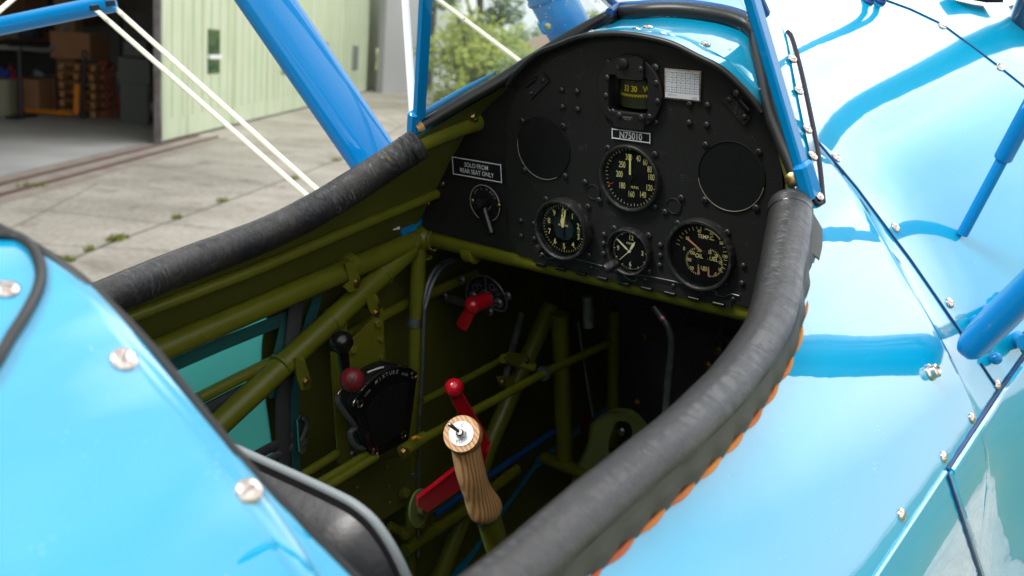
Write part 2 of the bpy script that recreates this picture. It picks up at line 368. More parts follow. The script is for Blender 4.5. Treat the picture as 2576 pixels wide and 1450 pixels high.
def text(mb, s, o, right, up, h, mi=0, w=1.0, align='CENTER', bold=0.0, lift=.0003):
    """lettering from the built-in font, capital height h, centred on o."""
    key = (s, align, bold)
    if key not in _FC:
        c = bpy.data.curves.new('lettering', 'FONT'); c.body = s; c.align_x = align; c.align_y = 'CENTER'; c.resolution_u = 3; c.offset = bold
        ob = bpy.data.objects.new('lettering', c); COL.objects.link(ob)
        dg = bpy.context.evaluated_depsgraph_get(); ev = ob.evaluated_get(dg); me = ev.to_mesh()
        _FC[key] = ([tuple(v.co) for v in me.vertices], [tuple(p.vertices) for p in me.polygons]); ev.to_mesh_clear()
        bpy.data.objects.remove(ob); bpy.data.curves.remove(c)
    vs, fs = _FC[key]; right = V(right).normalized(); up = V(up).normalized(); nn = right.cross(up)
    k = h / .70; ys = [v[1] for v in vs]; cy = (max(ys) + min(ys)) / 2 if ys else 0
    mb.add([V(o) + right * (v[0] * k * w) + up * ((v[1] - cy) * k) + nn * lift for v in vs], fs, mi, False)
def tag(o, label=None, cat=None, group=None, kind=None):
    if label: o['label'] = label
    if cat: o['category'] = cat
    if group: o['group'] = group
    if kind: o['kind'] = kind
    return o
def empty(name, loc=(0, 0, 0), rz=0, mw=None):
    o = bpy.data.objects.new(name, None); COL.objects.link(o); o.empty_display_size = .2
    if mw is not None: o.matrix_world = mw
    else: o.location = loc; o.rotation_euler = (0, 0, rz)
    return o
def clone(o, parent, mw=None, loc=None):
    c = o.copy(); COL.objects.link(c); c.parent = parent
    if mw is not None: c.matrix_local = mw
    if loc is not None: c.location = loc
    return c
def clone_tree(o, loc, rz, **kw):
    c = o.copy(); COL.objects.link(c); c.location = loc; c.rotation_euler = (0, 0, rz)
    for ch in o.children:
        d = ch.copy(); COL.objects.link(d); d.parent = c
        for g in ch.children:
            e = g.copy(); COL.objects.link(e); e.parent = d
    tag(c, **kw); return c

# ================================================================ the aircraft
root = empty('biplane', mw=Matrix.Translation((0, 0, H0)) @ RW.to_4x4())
tag(root, 'blue open cockpit biplane with olive tube frame inside and black instrument panel', 'airplane')
def cq(ox, oy, s):                      # pixel of an enlarged crop -> pixel of the 2576 wide picture
    return lambda x, y: ((ox + x / s) / 1.4907, (oy + y / s) / 1.4907)
c3 = cq(0, 0, 1)

# fuselage surface: half section (y, z), widening and rising a little towards the nose
SEC = [(0, .171), (.05, .166), (.09, .154), (.12, .141), (.15, .119), (.175, .097), (.215, .067), (.25, .034), (.285, -.010), (.320, -.060),
       (.359, -.115), (.393, -.170), (.417, -.227), (.427, -.31), (.430, -.6), (.405, -.85), (.2, -.93), (0, -.93)]
SEC2 = []
for i in range(len(SEC) - 1):
    a = SEC[max(i - 1, 0)] if i else (-.05, .166); b = SEC[i]; c = SEC[i + 1]; d = SEC[min(i + 2, len(SEC) - 1)]
    for k in range(3):
        t = k / 3
        SEC2.append(tuple(.5 * (2 * b[j] + (c[j] - a[j]) * t + (2 * a[j] - 5 * b[j] + 4 * c[j] - d[j]) * t * t + (3 * b[j] - a[j] - 3 * c[j] + d[j]) * t ** 3) for j in (0, 1)))
SEC2.append(SEC[-1])
def grow(x):
    t = (0 if x < .01 else (x - .01) ** 2 / .22 if x < .12 else min(x, .45) - .065) / .30
    return 1 + .19 * t, .046 * t
def sec_at(x, f):
    f = max(0, min(f, len(SEC2) - 1.0001)); i = int(f); t = f - i
    y = SEC2[i][0] * (1 - t) + SEC2[i + 1][0] * t; z = SEC2[i][1] * (1 - t) + SEC2[i + 1][1] * t
    g, dz = grow(x); zf = max(0, min(1, (z + .6) / .6))
    return y * g, z + dz * zf
OPEN = [(.006, 0.0), (.003, .125), (0, .165), (-.013, .172), (-.05, .199), (-.09, .228), (-.13, .248), (-.19, .269), (-.25, .287), (-.31, .295), (-.37, .300), (-.43, .301),
        (-.49, .298), (-.55, .296), (-.61, .295), (-.66, .2945), (-.69, .288), (-.702, .274), (-.706, .263), (-.711, .252), (-.716, .232), (-.720, .20), (-.7215, .153), (-.7255, .106), (-.731, .05), (-.734, 0.0)]
def f_of_y(y):
    for i in range(len(SEC2) - 1):
        if SEC2[i + 1][0] >= y: return i + (y - SEC2[i][0]) / max(1e-6, SEC2[i + 1][0] - SEC2[i][0])
    return 30
def yopen(x):
    if x >= .006 or x <= -.734: return 0
    for i in range(len(OPEN) - 1):
        if OPEN[i][0] >= x >= OPEN[i + 1][0]:
            t = (OPEN[i][0] - x) / (OPEN[i][0] - OPEN[i + 1][0]); return OPEN[i][1] * (1 - t) + OPEN[i + 1][1] * t
    return 0
def zdeck(x, y):
    g, dz = grow(x); f = f_of_y(abs(y) / g); return sec_at(x, f)[1]
XS = sorted(set([round(-1.9 + .08 * k, 4) for k in range(14)] + [o[0] for o in OPEN] + [-.16, -.22, -.28, -.34, -.40, -.46, -.52, -.58, -.03, -.07, -.11]
                + [.02, .04, .06, .09, .12, .16, .2, .24, .28, .33, .38, .44, .5, .56, .62, .7, .8, .9, 1.0, 1.1]))
NU = 34
def shell(inset=0.0, skip=None, xs=XS, flo=None, fhi=None, lo=0):
    mb = MB(); key = {}; faces = []; vs = []
    for sgn in (1, -1):
        rows = []
        for x in xs:
            f0 = f_of_y(max(yopen(x), lo)) if flo is None else flo; f1 = len(SEC2) - 1 if fhi is None else fhi
            row = []
            for k in range(NU + 1):
                y, z = sec_at(x, f0 + (f1 - f0) * (k / NU) ** 1.25)
                if inset:
                    ii = inset if x < .01 else max(inset, .012)
                    y *= (1 - ii / .4); z += -ii if z > -.2 else (ii if z < -.84 else 0)
                q = (round(x, 4), round(sgn * y, 4), round(z, 4))
                if q not in key: key[q] = len(vs); vs.append((x, sgn * y, z))
                row.append(key[q])
            rows.append(row)
        for i in range(len(xs) - 1):
            for k in range(NU):
                a, b, c, d = rows[i][k], rows[i + 1][k], rows[i + 1][k + 1], rows[i][k + 1]
                cx = (vs[a][0] + vs[c][0]) / 2; cz = (vs[a][2] + vs[c][2]) / 2
                if skip and skip(cx, sgn, cz): continue
                f = [a, b, c, d] if sgn < 0 else [d, c, b, a]
                g = []
                for q in f:
                    if q not in g: g.append(q)
                if len(g) >= 3: faces.append(g)
    mb.add(vs, faces, 0, True); return mb
fab = lambda x, s, z: s > 0 and -1.2 < x < -.25 and z < -.165 and z > -.9
fus = shell(skip=fab).build('fuselage_skin', M['blue'], root, auto=60)
# triangulated copy for finding points on the skin
BV = BVHTree.FromPolygons([v.co for v in fus.data.vertices], [tuple(p.vertices) for p in fus.data.polygons])
def hit(px, py, lift=0.0):
    h = BV.ray_cast(CAM_A, ray(px, py))
    if h[0] is None: return CAM_A + ray(px, py) * 1.5, V((0, -.7, .7))
    n = h[1] if h[1].dot(ray(px, py)) < 0 else -h[1]
    return h[0] + n * lift, n
# fabric side and inner lining
shell(inset=.002, skip=lambda x, s, z: not fab(x, s, z)).build('fabric_side', M['turq'], root, auto=60)
lin = shell(inset=.0035, xs=[x for x in XS if -.70 < x < -.012] + [.0055, .02, .06, .12, .2, .3, .45, .6, .8, 1.0], skip=lambda x, s, z: fab(x, s, z) or x < -.7 or (x > .003 and z > -.15),  lo=.1725)
lin.build('inner_side_panel', M['olive_d'], root, auto=60)
b = MB(); box(b, (-.0, 0, -.86), (1.42, .86, .02)); b.build('cockpit_floor', M['floor'], root)
def bulk(x, k=.985):
    h = [sec_at(x, f) for f in range(len(SEC2))]; return [V((x, y * k, (z + .4) * k - .4)) for y, z in h] + [V((x, -y * k, (z + .4) * k - .4)) for y, z in h[-2:0:-1]]
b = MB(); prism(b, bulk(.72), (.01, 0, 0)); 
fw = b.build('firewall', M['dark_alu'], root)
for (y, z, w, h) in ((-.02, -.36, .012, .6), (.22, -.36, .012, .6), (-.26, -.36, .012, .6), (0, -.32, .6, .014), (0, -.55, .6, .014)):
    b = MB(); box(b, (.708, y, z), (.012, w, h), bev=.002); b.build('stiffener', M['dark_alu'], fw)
b = MB(); prism(b, bulk(-.752), (-.01, 0, 0)); b.build('rear_bulkhead', M['floor'], root)

M['steel_d'] = mat('screw_slot', (.18, .16, .15), .4, metal=1)
# domed slotted screws: one mesh, many copies
def screw_mesh(name, mt, r=.0042, h=.0022, slot=True, cross=False):
    b = MB(); lathe(b, (0, 0, 0), (0, 0, 1), [(r * 1.02, 0), (r, h * .35), (r * .82, h * .72), (r * .45, h * .95), (0.0, h)], 18)
    if slot: box(b, (0, 0, h * .93), (r * 1.25, r * .16, h * .13), mi=1)
    if cross: box(b, (0, 0, h * .93), (r * .22, r * 1.3, h * .15), mi=1)
    o = b.build(name, [mt, M['black'] if cross else M['steel_d']], None); me = o.data; bpy.data.objects.remove(o); return me
SM = {'chrome': screw_mesh('screw', M['chrome'], .0058, .0028), 'panel': screw_mesh('panel_screw', M['bscrew'], .0039, .0022, cross=True),
      'rivet': screw_mesh('rivet', M['bscrew'], .0030, .0020, slot=False), 'gold': screw_mesh('brass_screw', M['brass'], .0034, .002),
      'small': screw_mesh('small_screw', M['bscrew'], .0022, .0012), 'silver': screw_mesh('zinc_screw', M['alu'], .0042, .0024, cross=True),
      'olive': screw_mesh('painted_rivet', M['olive_f'], .0045, .0025, slot=False)}
def place(kind, name, p, n, parent, rot=0.0, s=1.0):
    x, y, z = frame(n, V((math.cos(rot), math.sin(rot), .3)))
    o = bpy.data.objects.new(name, SM[kind]); COL.objects.link(o); o.parent = parent
    o.matrix_local = Matrix(((x.x * s, y.x * s, z.x * s, p[0]), (x.y * s, y.y * s, z.y * s, p[1]), (x.z * s, y.z * s, z.z * s, p[2]), (0, 0, 0, 1)))
    return o
for i, (px, py) in enumerate([(2103, 397), (2252, 573), (2388, 763), (2508, 968), (2444, 1052), (2373, 1150), (2267, 1295), (2370, 66), (2515, 170), (1488, 88), (1630, 70), (1775, 112), (15, 730), (625, 1237), (312, 905)]):
    p, n = hit(px, py, .0002); place('chrome', 'screw', p, n, fus, rot=.7 + i * .9, s=1.15 if py > 700 and px < 700 else 1.0)
p, n = hit(2340, 937, .0003); b = MB(); lathe(b, p, n, [(.0085, 0), (.0085, .0012), (.0068, .003), (.0066, .0075), (.0050, .0085), (.0038, .0062), (0.0, .006)], 22); b.build('cup_washer', M['chrome'], fus)
# panel seams
def seam(name, pix, r, mt, lift=.0004, sm=4, parent=fus, n=14):
    pts = []
    for a, c in zip(pix, pix[1:]):
        for k in range(n): t = k / n; pts.append(hit(a[0] + (c[0] - a[0]) * t, a[1] + (c[1] - a[1]) * t, lift)[0])
    pts.append(hit(*pix[-1], lift)[0]); b = MB(); tube(b, pts, r, 8); return b.build(name, mt, parent)
seam('panel_seam', [(2058, 360), (2155, 475), (2290, 655), (2440, 872)], .0016, M['pinline'])
seam('panel_seam', [(2466, 915), (2500, 965), (2519, 986), (2530, 984)], .0015, M['pinline'])
seam('panel_seam', [(2150, -12), (2230, 2), (2290, 24), (2370, 62), (2515, 170), (2580, 222)], .0013, M['pinline'])
seam('hinge_seam', [(2590, 872), (2510, 985), (2381, 1182)], .0022, M['pinline'])
seam('hinge', [(2600, 878), (2518, 992), (2389, 1188)], .0042, M['blue'], .001)
seam('panel_edge', [(2376, 1190), (2190, 1470)], .0028, M['blue'], .0002)
seam('panel_edge', [(2384, 1186), (2402, 1240), (2440, 1350), (2480, 1470)], .0036, M['blue'], .0008)
seam('panel_seam', [(2380, 1190), (2397, 1244), (2434, 1355), (2472, 1470)], .0016, M['pinline'], .001)
# black rolled edge round the aft side of the opening, in front of the rear deck
ed = []
for y in [.27, .24, .2, .15, .1, .05, 0, -.05, -.1, -.15, -.2, -.235, -.262, -.283, -.294]:
    for i in range(len(OPEN) - 1, 10, -1):
        y1, y0 = OPEN[i - 1][1], OPEN[i][1]
        if y0 <= abs(y) <= y1 or (i == len(OPEN) - 1 and abs(y) < y1):
            t = (abs(y) - y0) / max(1e-6, y1 - y0); x = OPEN[i][0] + (OPEN[i - 1][0] - OPEN[i][0]) * t; break
    ed.append((x + .001, y, zdeck(0, y) - .001))
b = MB(); tube(b, ed, .0022, 10, smooth=3); b.build('deck_edging', M['rubber'], root)
# gasket of the rear windshield
gp = [hit(x, y, .002)[0] for x, y in [(-60, 590), (0, 598), (40, 603), (72, 622), (95, 655), (103, 700), (92, 745), (62, 800), (30, 850), (0, 900), (-40, 960)]]
b = MB(); tube(b, gp, .0030, 10, smooth=4); b.build('rear_windshield_gasket', M['rubber'], root)
p, n = hit(30, 690); 

# ---------------------------------------------------------------- coaming padding
CO = [(-.108, .240, .034), (-.13, .249, .024), (-.19, .269, .000), (-.25, .287, -.020), (-.31, .295, -.029), (-.37, .300, -.032), (-.43, .301, -.033), (-.49, .298, -.034), (-.55, .296, -.035), (-.61, .294, -.037), (-.65, .290, -.038)]
pads = []
for sgn in (1, -1):
    r0 = .0195 if sgn > 0 else .0205
    pts = [V((x, sgn * y, z)) for x, y, z in CO]
    b = MB(); wv = lambda L, t, s=sgn: .010 * math.sin(L * 37 + 3 * s) * math.sin(t * 2) + .005 * math.sin(L * 131 + t) + .006 * math.sin(L * 83 + 2 * t)
    tube(b, smooth_path(pts, 10), r0, 40, uvs=True, wob=wv)
    # rounded open end with its stitched hem
    d = (pts[0] - pts[1]).normalized()
    lathe(b, pts[0] - d * .001, d, [(r0 * 1.0, -.002), (r0 * 1.02, .0), (r0 * .96, .004), (r0 * .82, .006), (0.0, .0065)], 40)
    pd = b.build('coaming_padding', M['leather' if sgn > 0 else 'leather_g'], root, auto=70); pads.append(pd)
    b = MB(); lathe(b, pts[0] - d * .012, d, [(r0 * 1.012, -.0007), (r0 * 1.025, 0), (r0 * 1.012, .0007)], 40); b.build('hem_stitching', M['black'], pd)
tag(pads[1], 'black leather padding greyed for sky sheen, laced with orange cord'); tag(pads[0], 'creased black leather padding along the far side')
# flap and lacing of the near padding
cen = smooth_path([V((x, -y, z)) for x, y, z in CO], 12)
fl = MB(); nn = len(cen); rows = []
acc = [0]
for i in range(1, nn): acc.append(acc[-1] + (cen[i] - cen[i - 1]).length)
ST = .037
for i, p in enumerate(cen):
    T = (cen[min(i + 1, nn - 1)] - cen[max(i - 1, 0)]).normalized()
    g, _ = 1, 0
    out = V((0, -.62, -.78)); out = (out - T * out.dot(T)).normalized(); up_ = T.cross(out); up_ = up_ if up_.z > 0 else -up_
    sc = .0035 * abs(math.sin(math.pi * acc[i] / ST))
    rows.append([p + out * .010 + up_ * .0180, p + out * .0195 + up_ * .0115, p + out * (.0235 + sc * .4) + up_ * (.0075 + sc), p + out * (.0272 + sc) + up_ * .0035, p + out * (.0295 + sc) - up_ * .002, p + out * .024 - up_ * .004, p + out * .012 - up_ * .004])
vs = [q for r_ in rows for q in r_]; w = 7
fs = [(i * w + k, i * w + k + 1, (i + 1) * w + k + 1, (i + 1) * w + k) for i in range(nn - 1) for k in range(w - 1)]
fl.add(vs, fs, 0, True); fl.add(rows[0], [tuple(range(w))], 0, False)
flm = mat('grey_leather_flap', (.045, .045, .041), .55, bump=(180, .3, .001)); fl.build('padding_flap', flm, pads[1], auto=80)
cd_ = MB(); s0 = .020
while s0 + ST < acc[-1]:
    pts = []
    for k in range(9):
        s = s0 + ST * 1.06 * k / 8; i = min(range(nn), key=lambda j: abs(acc[j] - s)); p = cen[i]
        T = (cen[min(i + 1, nn - 1)] - cen[max(i - 1, 0)]).normalized(); out = V((0, -.62, -.78)); out = (out - T * out.dot(T)).normalized(); up_ = T.cross(out); up_ = up_ if up_.z > 0 else -up_
        a = math.sin(math.pi * k / 8)
        i0 = max(0, min(nn - 2, next((j for j in range(nn - 1) if acc[j + 1] >= s), nn - 2))); p = cen[i0].lerp(cen[i0 + 1], (s - acc[i0]) / max(1e-6, acc[i0 + 1] - acc[i0]))
        pts.append(p + out * (.0282 + .0022 * a) + up_ * (.0030 + .0010 * a - (.003 if k in (0, 8) else 0)))
    tube(cd_, pts, [.0015 + .0008 * math.sin(math.pi * k / 8) for k in range(9)], 9, smooth=0); s0 += ST
cd_.build('lacing_cord', M['orange'], pads[1])
# corner tab of the flap at the front end
d0 = cen[0]; b = MB(); tb = [hit(x, y, .003)[0] for x, y in [(2030, 530), (2062, 583), (2062, 625), (2054, 660), (2030, 640)]]
prism(b, tb, (0, .0, .002)); b.build('padding_tab', flm, pads[1])

# ---------------------------------------------------------------- instrument panel
O_, RT, UPV = V((0, 0, 0)), V((0, -1, 0)), V((0, 0, 1)); OUT = V((-1, 0, 0))
def pn(mx_, my_, out=0.0): return V((-out / 1000, -mx_ / 1000, -my_ / 1000))      # panel millimetres: right, down, towards the pilot
def ppx(px, py, out=0.0): return P(px, py, 0, -out / 1000)
# back sheet: full width
rim = [(0, .168), (.03, .166), (.06, .161), (.09, .150), (.12, .138), (.15, .115), (.166, .098)]
outl = [(-y, z) for y, z in rim[::-1]] + rim[1:]
side = [(.172, .094), (.20, .076), (.24, .045), (.275, .004), (.31, -.05), (.345, -.105), (.352, -.128)]
full = [(-y, z) for y, z in side[::-1]] + outl + side + [(.2, -.132), (-.2, -.132)]
def holed(mb, x0, x1, pl, cz=.1003, r=.034):       # plate with the round compass opening
    n = len(pl); ang = sorted(set([round(math.atan2(z - cz, y), 5) for y, z in pl] + [round(-math.pi + 2 * math.pi * k / 40, 5) for k in range(40)]))
    O2 = []
    for a_ in ang:
        dy, dz = math.cos(a_), math.sin(a_); best = 0
        for i in range(n):
            p, q = pl[i], pl[(i + 1) % n]; py_, pz_, qy_, qz_ = p[0], p[1] - cz, q[0], q[1] - cz; den = dy * (qz_ - pz_) - dz * (qy_ - py_)
            if abs(den) < 1e-12: continue
            t = (py_ * (qz_ - pz_) - pz_ * (qy_ - py_)) / den; u_ = (py_ * dz - pz_ * dy) / den
            if t > 0 and -1e-4 <= u_ <= 1.0001: best = max(best, t)
        O2.append((dy * best, cz + dz * best))
    m_ = len(ang); I2 = [(math.cos(a_) * r, cz + math.sin(a_) * r) for a_ in ang]
    vs = [(x0, y, z) for y, z in I2] + [(x0, y, z) for y, z in O2] + [(x1, y, z) for y, z in O2] + [(x1, y, z) for y, z in I2]
    mb.add(vs, [(q * m_ + k, q * m_ + (k + 1) % m_, ((q + 1) % 4) * m_ + (k + 1) % m_, ((q + 1) % 4) * m_ + k) for q in range(4) for k in range(m_)], 0, False)
b = MB(); holed(b, .006, .008, full); panel = b.build('instrument_panel', M['panel'], root, auto=30)
cenp = [(-y, z) for y, z in [(.162, .088), (.150, .106), (.118, .130), (.088, .142), (.058, .152), (.03, .157)]] + [(0, .159)] + [(y, z) for y, z in [(.03, .157), (.058, .152), (.088, .142), (.118, .130), (.150, .106), (.162, .088)]] \
    + [(.180, .06), (.188, .0), (.189, -.11), (.178, -.131), (-.178, -.131), (-.189, -.11), (-.188, 0), (-.180, .06)]
b = MB(); holed(b, .0015, .0047, cenp); b.build('panel_plate', M['panel'], panel)
# rolled lip of the arch, with rubber edging
def arc_strip(mb, A, B, mi=0):
    vs = A + B; n = len(A); mb.add(vs, [(i, i + 1, n + i + 1, n + i) for i in range(n - 1)], mi, True)
ol = smooth_path([V((0, y, z)) for y, z in outl], 5)
b = MB(); prev = None
for k in range(7):
    t = k / 6; sc_ = 1 - .075 * (1 - t) ** 2.0; xx = .0014 - .016 * t ** 1.6
    row = [V((xx, q.y * sc_, (q.z - .02) * sc_ + .02)) for q in ol]
    if prev: arc_strip(b, prev, row)
    prev = row
b.build('panel_lip', M['black_m'], panel, auto=80)
b = MB(); tube(b, [q + V((-.0155 - .000, 0, -.001)) for q in ol], .0036, 12); b.build('lip_edging', M['rubber'], panel)
# the blue band that closes the deck down to the lip
b = MB(); fr_ = [V((.004 + 0 * q.y, q.y * 1.002, q.z + .0022)) for q in ol]; arc_strip(b, [V((-.016, q.y * 1.004, q.z + .0026)) for q in ol], fr_); b.build('deck_lip', M['blue'], root, auto=80)

for x, y in [(1957.5, 453.6), (2111.6, 473.1), (1964.8, 637.7), (2118.6, 661), (2279.5, 556.1), (2455.3, 579.4), (2281.7, 747.7), (2453.4, 777.5), (2645.7, 544.6), (2845.3, 571), (2642.2, 751.1), (2835.4, 780.6),
             (2047, 747.6), (2204.2, 775.6), (2205.8, 957.8), (2541.5, 838.5), (2727.3, 872.6), (2535.7, 1029.5), (2718.9, 1068), (2303.9, 857.4), (2432.3, 883.8), (2430.9, 1019.7), (2277.3, 233.5), (2280.8, 436.6), (2456.7, 459.1),
             (2193.2, 684), (2246, 751.7), (2554.3, 743), (2493, 795.8)]:
    place('panel', 'panel_screw', ppx(*c3(x, y)), OUT, panel, rot=random.random() * 3, s=1.05)
place('silver', 'panel_screw', ppx(*c3(2458.2, 251.4)), OUT, panel); place('silver', 'panel_screw', ppx(*c3(2762, 348)), OUT, panel, s=.9)
q4 = cq(1950, 680, 2.9588); q1 = cq(1500, 480, 3.6257); q2 = cq(1900, 100, 2.576); q3 = cq(2100, 480, 3.22); q5 = cq(1500, 880, 3.22)
for x, y in [(530, 612), (678, 628), (537, 776), (684, 799), (1766, 747), (1940, 760), (1762, 930), (1933, 950)]: place('rivet', 'rivet', ppx(*q2(x, y)), OUT, panel, s=1.25)
for x, y in [(930, 590), (927, 690), (927, 803), (1555, 707), (1555, 823), (1550, 932), (152, 470), (158, 637), (8, 437), (12, 605), (2478, 937), (2462, 1130)]: place('rivet', 'rivet', ppx(*q4(x, y)), OUT, panel, s=1.15)
for x, y in [(228, 830), (497, 895), (789, 960), (1385, 1093), (1698, 1160), (2030, 1228), (2363, 1307)]: place('small', 'rivet', ppx(*q4(x, y)), OUT, panel, s=1.15)
for x, y in [(580, 757), (380, 1030), (162, 1245)]: place('gold', 'brass_screw', ppx(*q1(x, y), -4), OUT, panel, s=.95)
# piano hinge at the bottom
b = MB(); a = ppx(*q4(190, 800), 2.6); c = ppx(*q4(2430, 1270), 2.6)
hg = [ppx(*q4(x, y), 1.2) for x, y in [(190, 790), (240, 800), (300, 848), (370, 852), (430, 815), (930, 945), (1060, 985), (1130, 995), (1170, 1060), (1250, 1105), (1300, 1090), (1340, 1040), (2120, 1205), (2170, 1255), (2260, 1280), (2340, 1252), (2430, 1272)]]
tube(b, hg, .0006, 6, mi=0, smooth=3); hs = b.build('hinge_strip', M['steel'], panel)
low = [(y / 1000, -.1315) for y in (-178, 178)]
for x, y in [(235, 925), (455, 973), (683, 1025), (915, 1080), (1160, 1140), (1408, 1193), (1665, 1247), (1932, 1305), (2205, 1365)]:
    p = ppx(*q4(x, y), 2); b = MB(); tube(b, [p + V((0, .0068, 0)), p - V((0, .0068, 0))], .0026, 12); b.build('hinge_knuckle', M['black'], panel)
b = MB(); p0 = ppx(*q4(235, 925), 1); p1 = ppx(*q4(2205, 1365), 1); box(b, (p0 + p1) / 2 + V((.003, 0, .003)), ((.002, (p0 - p1).length + .03, .008))); b.build('hinge_leaf', M['panel'], panel)
# corner latches
for quad, rv, cyl in (([(180, 640), (355, 447), (412, 530), (232, 712)], [(235, 642), (350, 520)], [(180, 580), (272, 506)]), ([(2075, 690), (2150, 620), (2365, 880), (2300, 955)], [(2148, 705), (2297, 872)], [(2255, 712), (2345, 812)])):
    b = MB(); prism(b, [ppx(*q2(x, y), .0) for x, y in quad], (-.0022, 0, 0)); lt = b.build('corner_latch', M['panel'], panel)
    b = MB(); tube(b, [ppx(*q2(*cyl[0]), 4), ppx(*q2(*cyl[1]), 4)], .0028, 12); b.build('latch_pin', M['black_m'], panel)
    for x, y in rv: place('rivet', 'rivet', ppx(*q2(x, y), 2.4), OUT, panel)
# placards
def placard(quad, q, lines, hh, wx=.8, bold=.012):
    c = [ppx(*q(x, y), 0) for x, y in quad]; ce = sum(c, V()) / 4; W_ = abs(c[0].y - c[1].y); H_ = abs(((c[0] + c[1]) / 2).z - ((c[2] + c[3]) / 2).z)
    b = MB(); box(b, ce + V((-.0006, 0, 0)), (.0012, W_, H_), mi=0)
    e = .0011
    for dy, dz, a_, b_ in ((0, H_ / 2 - e, W_, e), (0, -H_ / 2 + e, W_, e), (W_ / 2 - e / 2, 0, e, H_), (-W_ / 2 + e / 2, 0, e, H_)): box(b, ce + V((-.0013, dy, dz)), (.0004, a_, b_), mi=1)
    for k, s in enumerate(lines):
        text(b, s, ce + V((-.0014, 0, (len(lines) - 1) * hh * .72 - k * hh * 1.45)), RT, UPV, hh, 1, wx, bold=bold)
    return b.build('placard', [M['placard'], M['white']], panel)
placard([(1022, 978), (1395, 1024), (1391, 1131), (1021, 1080)], q2, ['N75010'], .0078, .84, .02)
placard([(717, 375), (1385, 497), (1390, 755), (727, 622)], q1, ['SOLO FROM', 'REAR SEAT ONLY'], .0060, .86, .004)
# compass correction card
cc = [ppx(*q2(x, y)) for x, y in [(1547, 440), (1880, 472), (1868, 688), (1537, 645)]]; ce = sum(cc, V()) / 4
b = MB(); box(b, ce + V((-.001, 0, 0)), (.002, .0445, .0335), mi=0); box(b, ce + V((-.0022, 0, 0)), (.0006, .0415, .0300), mi=1)
for k in range(5): box(b, ce + V((-.0026, 0, .0130 - k * .0054)), (.0002, .0405, .00035), mi=2)
for k in range(8): box(b, ce + V((-.0026, .0200 - (0 if k == 0 else .0075 + (k - 1) * .0055), .0022)), (.0002, .00035, .0216), mi=2)
rowsT = [['For', 'N', '030', '060', 'E', '120', '150'], ['Steer', '010', '040', '070', '097', '113', '146'], ['For', 'S', '210', '240', 'W', '300', '330'], ['Steer', '188', '207', '235', '277', '309', '340']]
for r_, rw in enumerate(rowsT):
    for k, s in enumerate(rw): text(b, s, ce + V((-.0026, .0165 - (0 if k == 0 else .0066 + (k - 1) * .0055), .0103 - r_ * .0054)), RT, UPV, .0017, 2, .8)
text(b, 'DATE 7.11.15', ce + V((-.0026, .012, -.0116)), RT, UPV, .0016, 2, .8); text(b, 'FRONT', ce + V((-.0026, -.0155, -.0130)), RT, UPV, .0016, 2, .8)
b.build('compass_card', [M['chrome'], M['paper'], M['ink']], panel)

# ---------------------------------------------------------------- instruments
def ring(mb, c, r0, r1, h0, h1, mi=0, seg=48): lathe(mb, c, OUT, [(r1, h0), (r1, h1 * .8), (r1 - .0012, h1), (r0 + .0015, h1), (r0, h1 - .0022), (r0, h0)], seg, mi)
def tick(mb, c, ang, r0, r1, w, mi=1, h=.0003):
    d = V((0, -math.sin(ang), math.cos(ang))); s = V((0, math.cos(ang), math.sin(ang)))
    mb.add([c + d * r0 + s * w / 2 + OUT * h, c + d * r1 + s * w / 2 + OUT * h, c + d * r1 - s * w / 2 + OUT * h, c + d * r0 - s * w / 2 + OUT * h], [(0, 1, 2, 3)], mi, False)
def hand(mb, c, ang, pts, h, mi=0, th=.0006):
    d = V((0, -math.sin(ang), math.cos(ang))); s = V((0, math.cos(ang), math.sin(ang)))
    prism(mb, [c + d * a + s * w for a, w in pts] + [c + d * a - s * w for a, w in reversed(pts)] + [] , OUT * th, mi) if False else prism(mb, [c + OUT * h + d * a + s * w for a, w in pts] + [c + OUT * h + d * a - s * w for a, w in reversed(pts)], OUT * th, mi)
def gauge(name, c, r, depth, face_mats, mk, face=.0, seg=56, bez='bezel'):
    g = empty(name); g.parent = root
    b = MB(); ring(b, c, r * .885, r, -.002, depth, seg=seg); b.build('bezel', M[bez], g)
    b = MB(); fc = c + OUT * face; lathe(b, fc, OUT, [(r * .90, -.0005), (r * .90, 0)], seg, 0); mk(b, fc); b.build('dial', [M[k] for k in face_mats], g)
    b = MB(); lathe(b, c + OUT * (depth - .0028), OUT, [(r * .89, 0), (0.0, .0006)], seg); b.build('glass', M['dglass'], g)
    return g
# airspeed
AS = pn(0, 0)
def mk_as(b, c):
    for s, x, y in [('300', 832, 352), ('40', 948, 368), ('60', 1030, 413), ('80', 1083, 500), ('100', 1102, 594), ('120', 1077, 722), ('140', 1000, 805), ('160', 860, 797), ('180', 750, 693), ('200', 718, 555), ('250', 751, 440)]:
        text(b, s, P(*q3(x, y), 0, c.x), RT, UPV, .0073, 1, .58, bold=.008)
    text(b, 'M.P.H.', P(*q3(905, 718), 0, c.x), RT, UPV, .0030, 1, .95, bold=.02)
    for k in range(44):
        a = math.radians(12 + k * 8); big = k % 4 == 0
        if 12 < math.degrees(a) < 60: tick(b, c, a, .0335, .0342, .0006)
        else: tick(b, c, a, .0325 - (.0012 if big else 0), .0352, .0006)
    tick(b, c, 0, .0335, .0352, .0007); tick(b, c, math.radians(248), .0262, .0335, .0012, 2)
g = gauge('airspeed_indicator', AS, .0405, .0085, ['dial', 'lume', 'red_p'], mk_as)
b = MB(); hand(b, AS, 0, [(.004, .0011), (.0275, .0011), (.0285, .0006)], .0022); b.build('pointer', M['lume'], g)
b = MB(); hand(b, AS, math.pi, [(.001, .0008), (.016, .0012)], .0020); lathe(b, AS, OUT, [(.0032, .001), (.0032, .003)], 20); b.build('counterweight', M['black_m'], g)
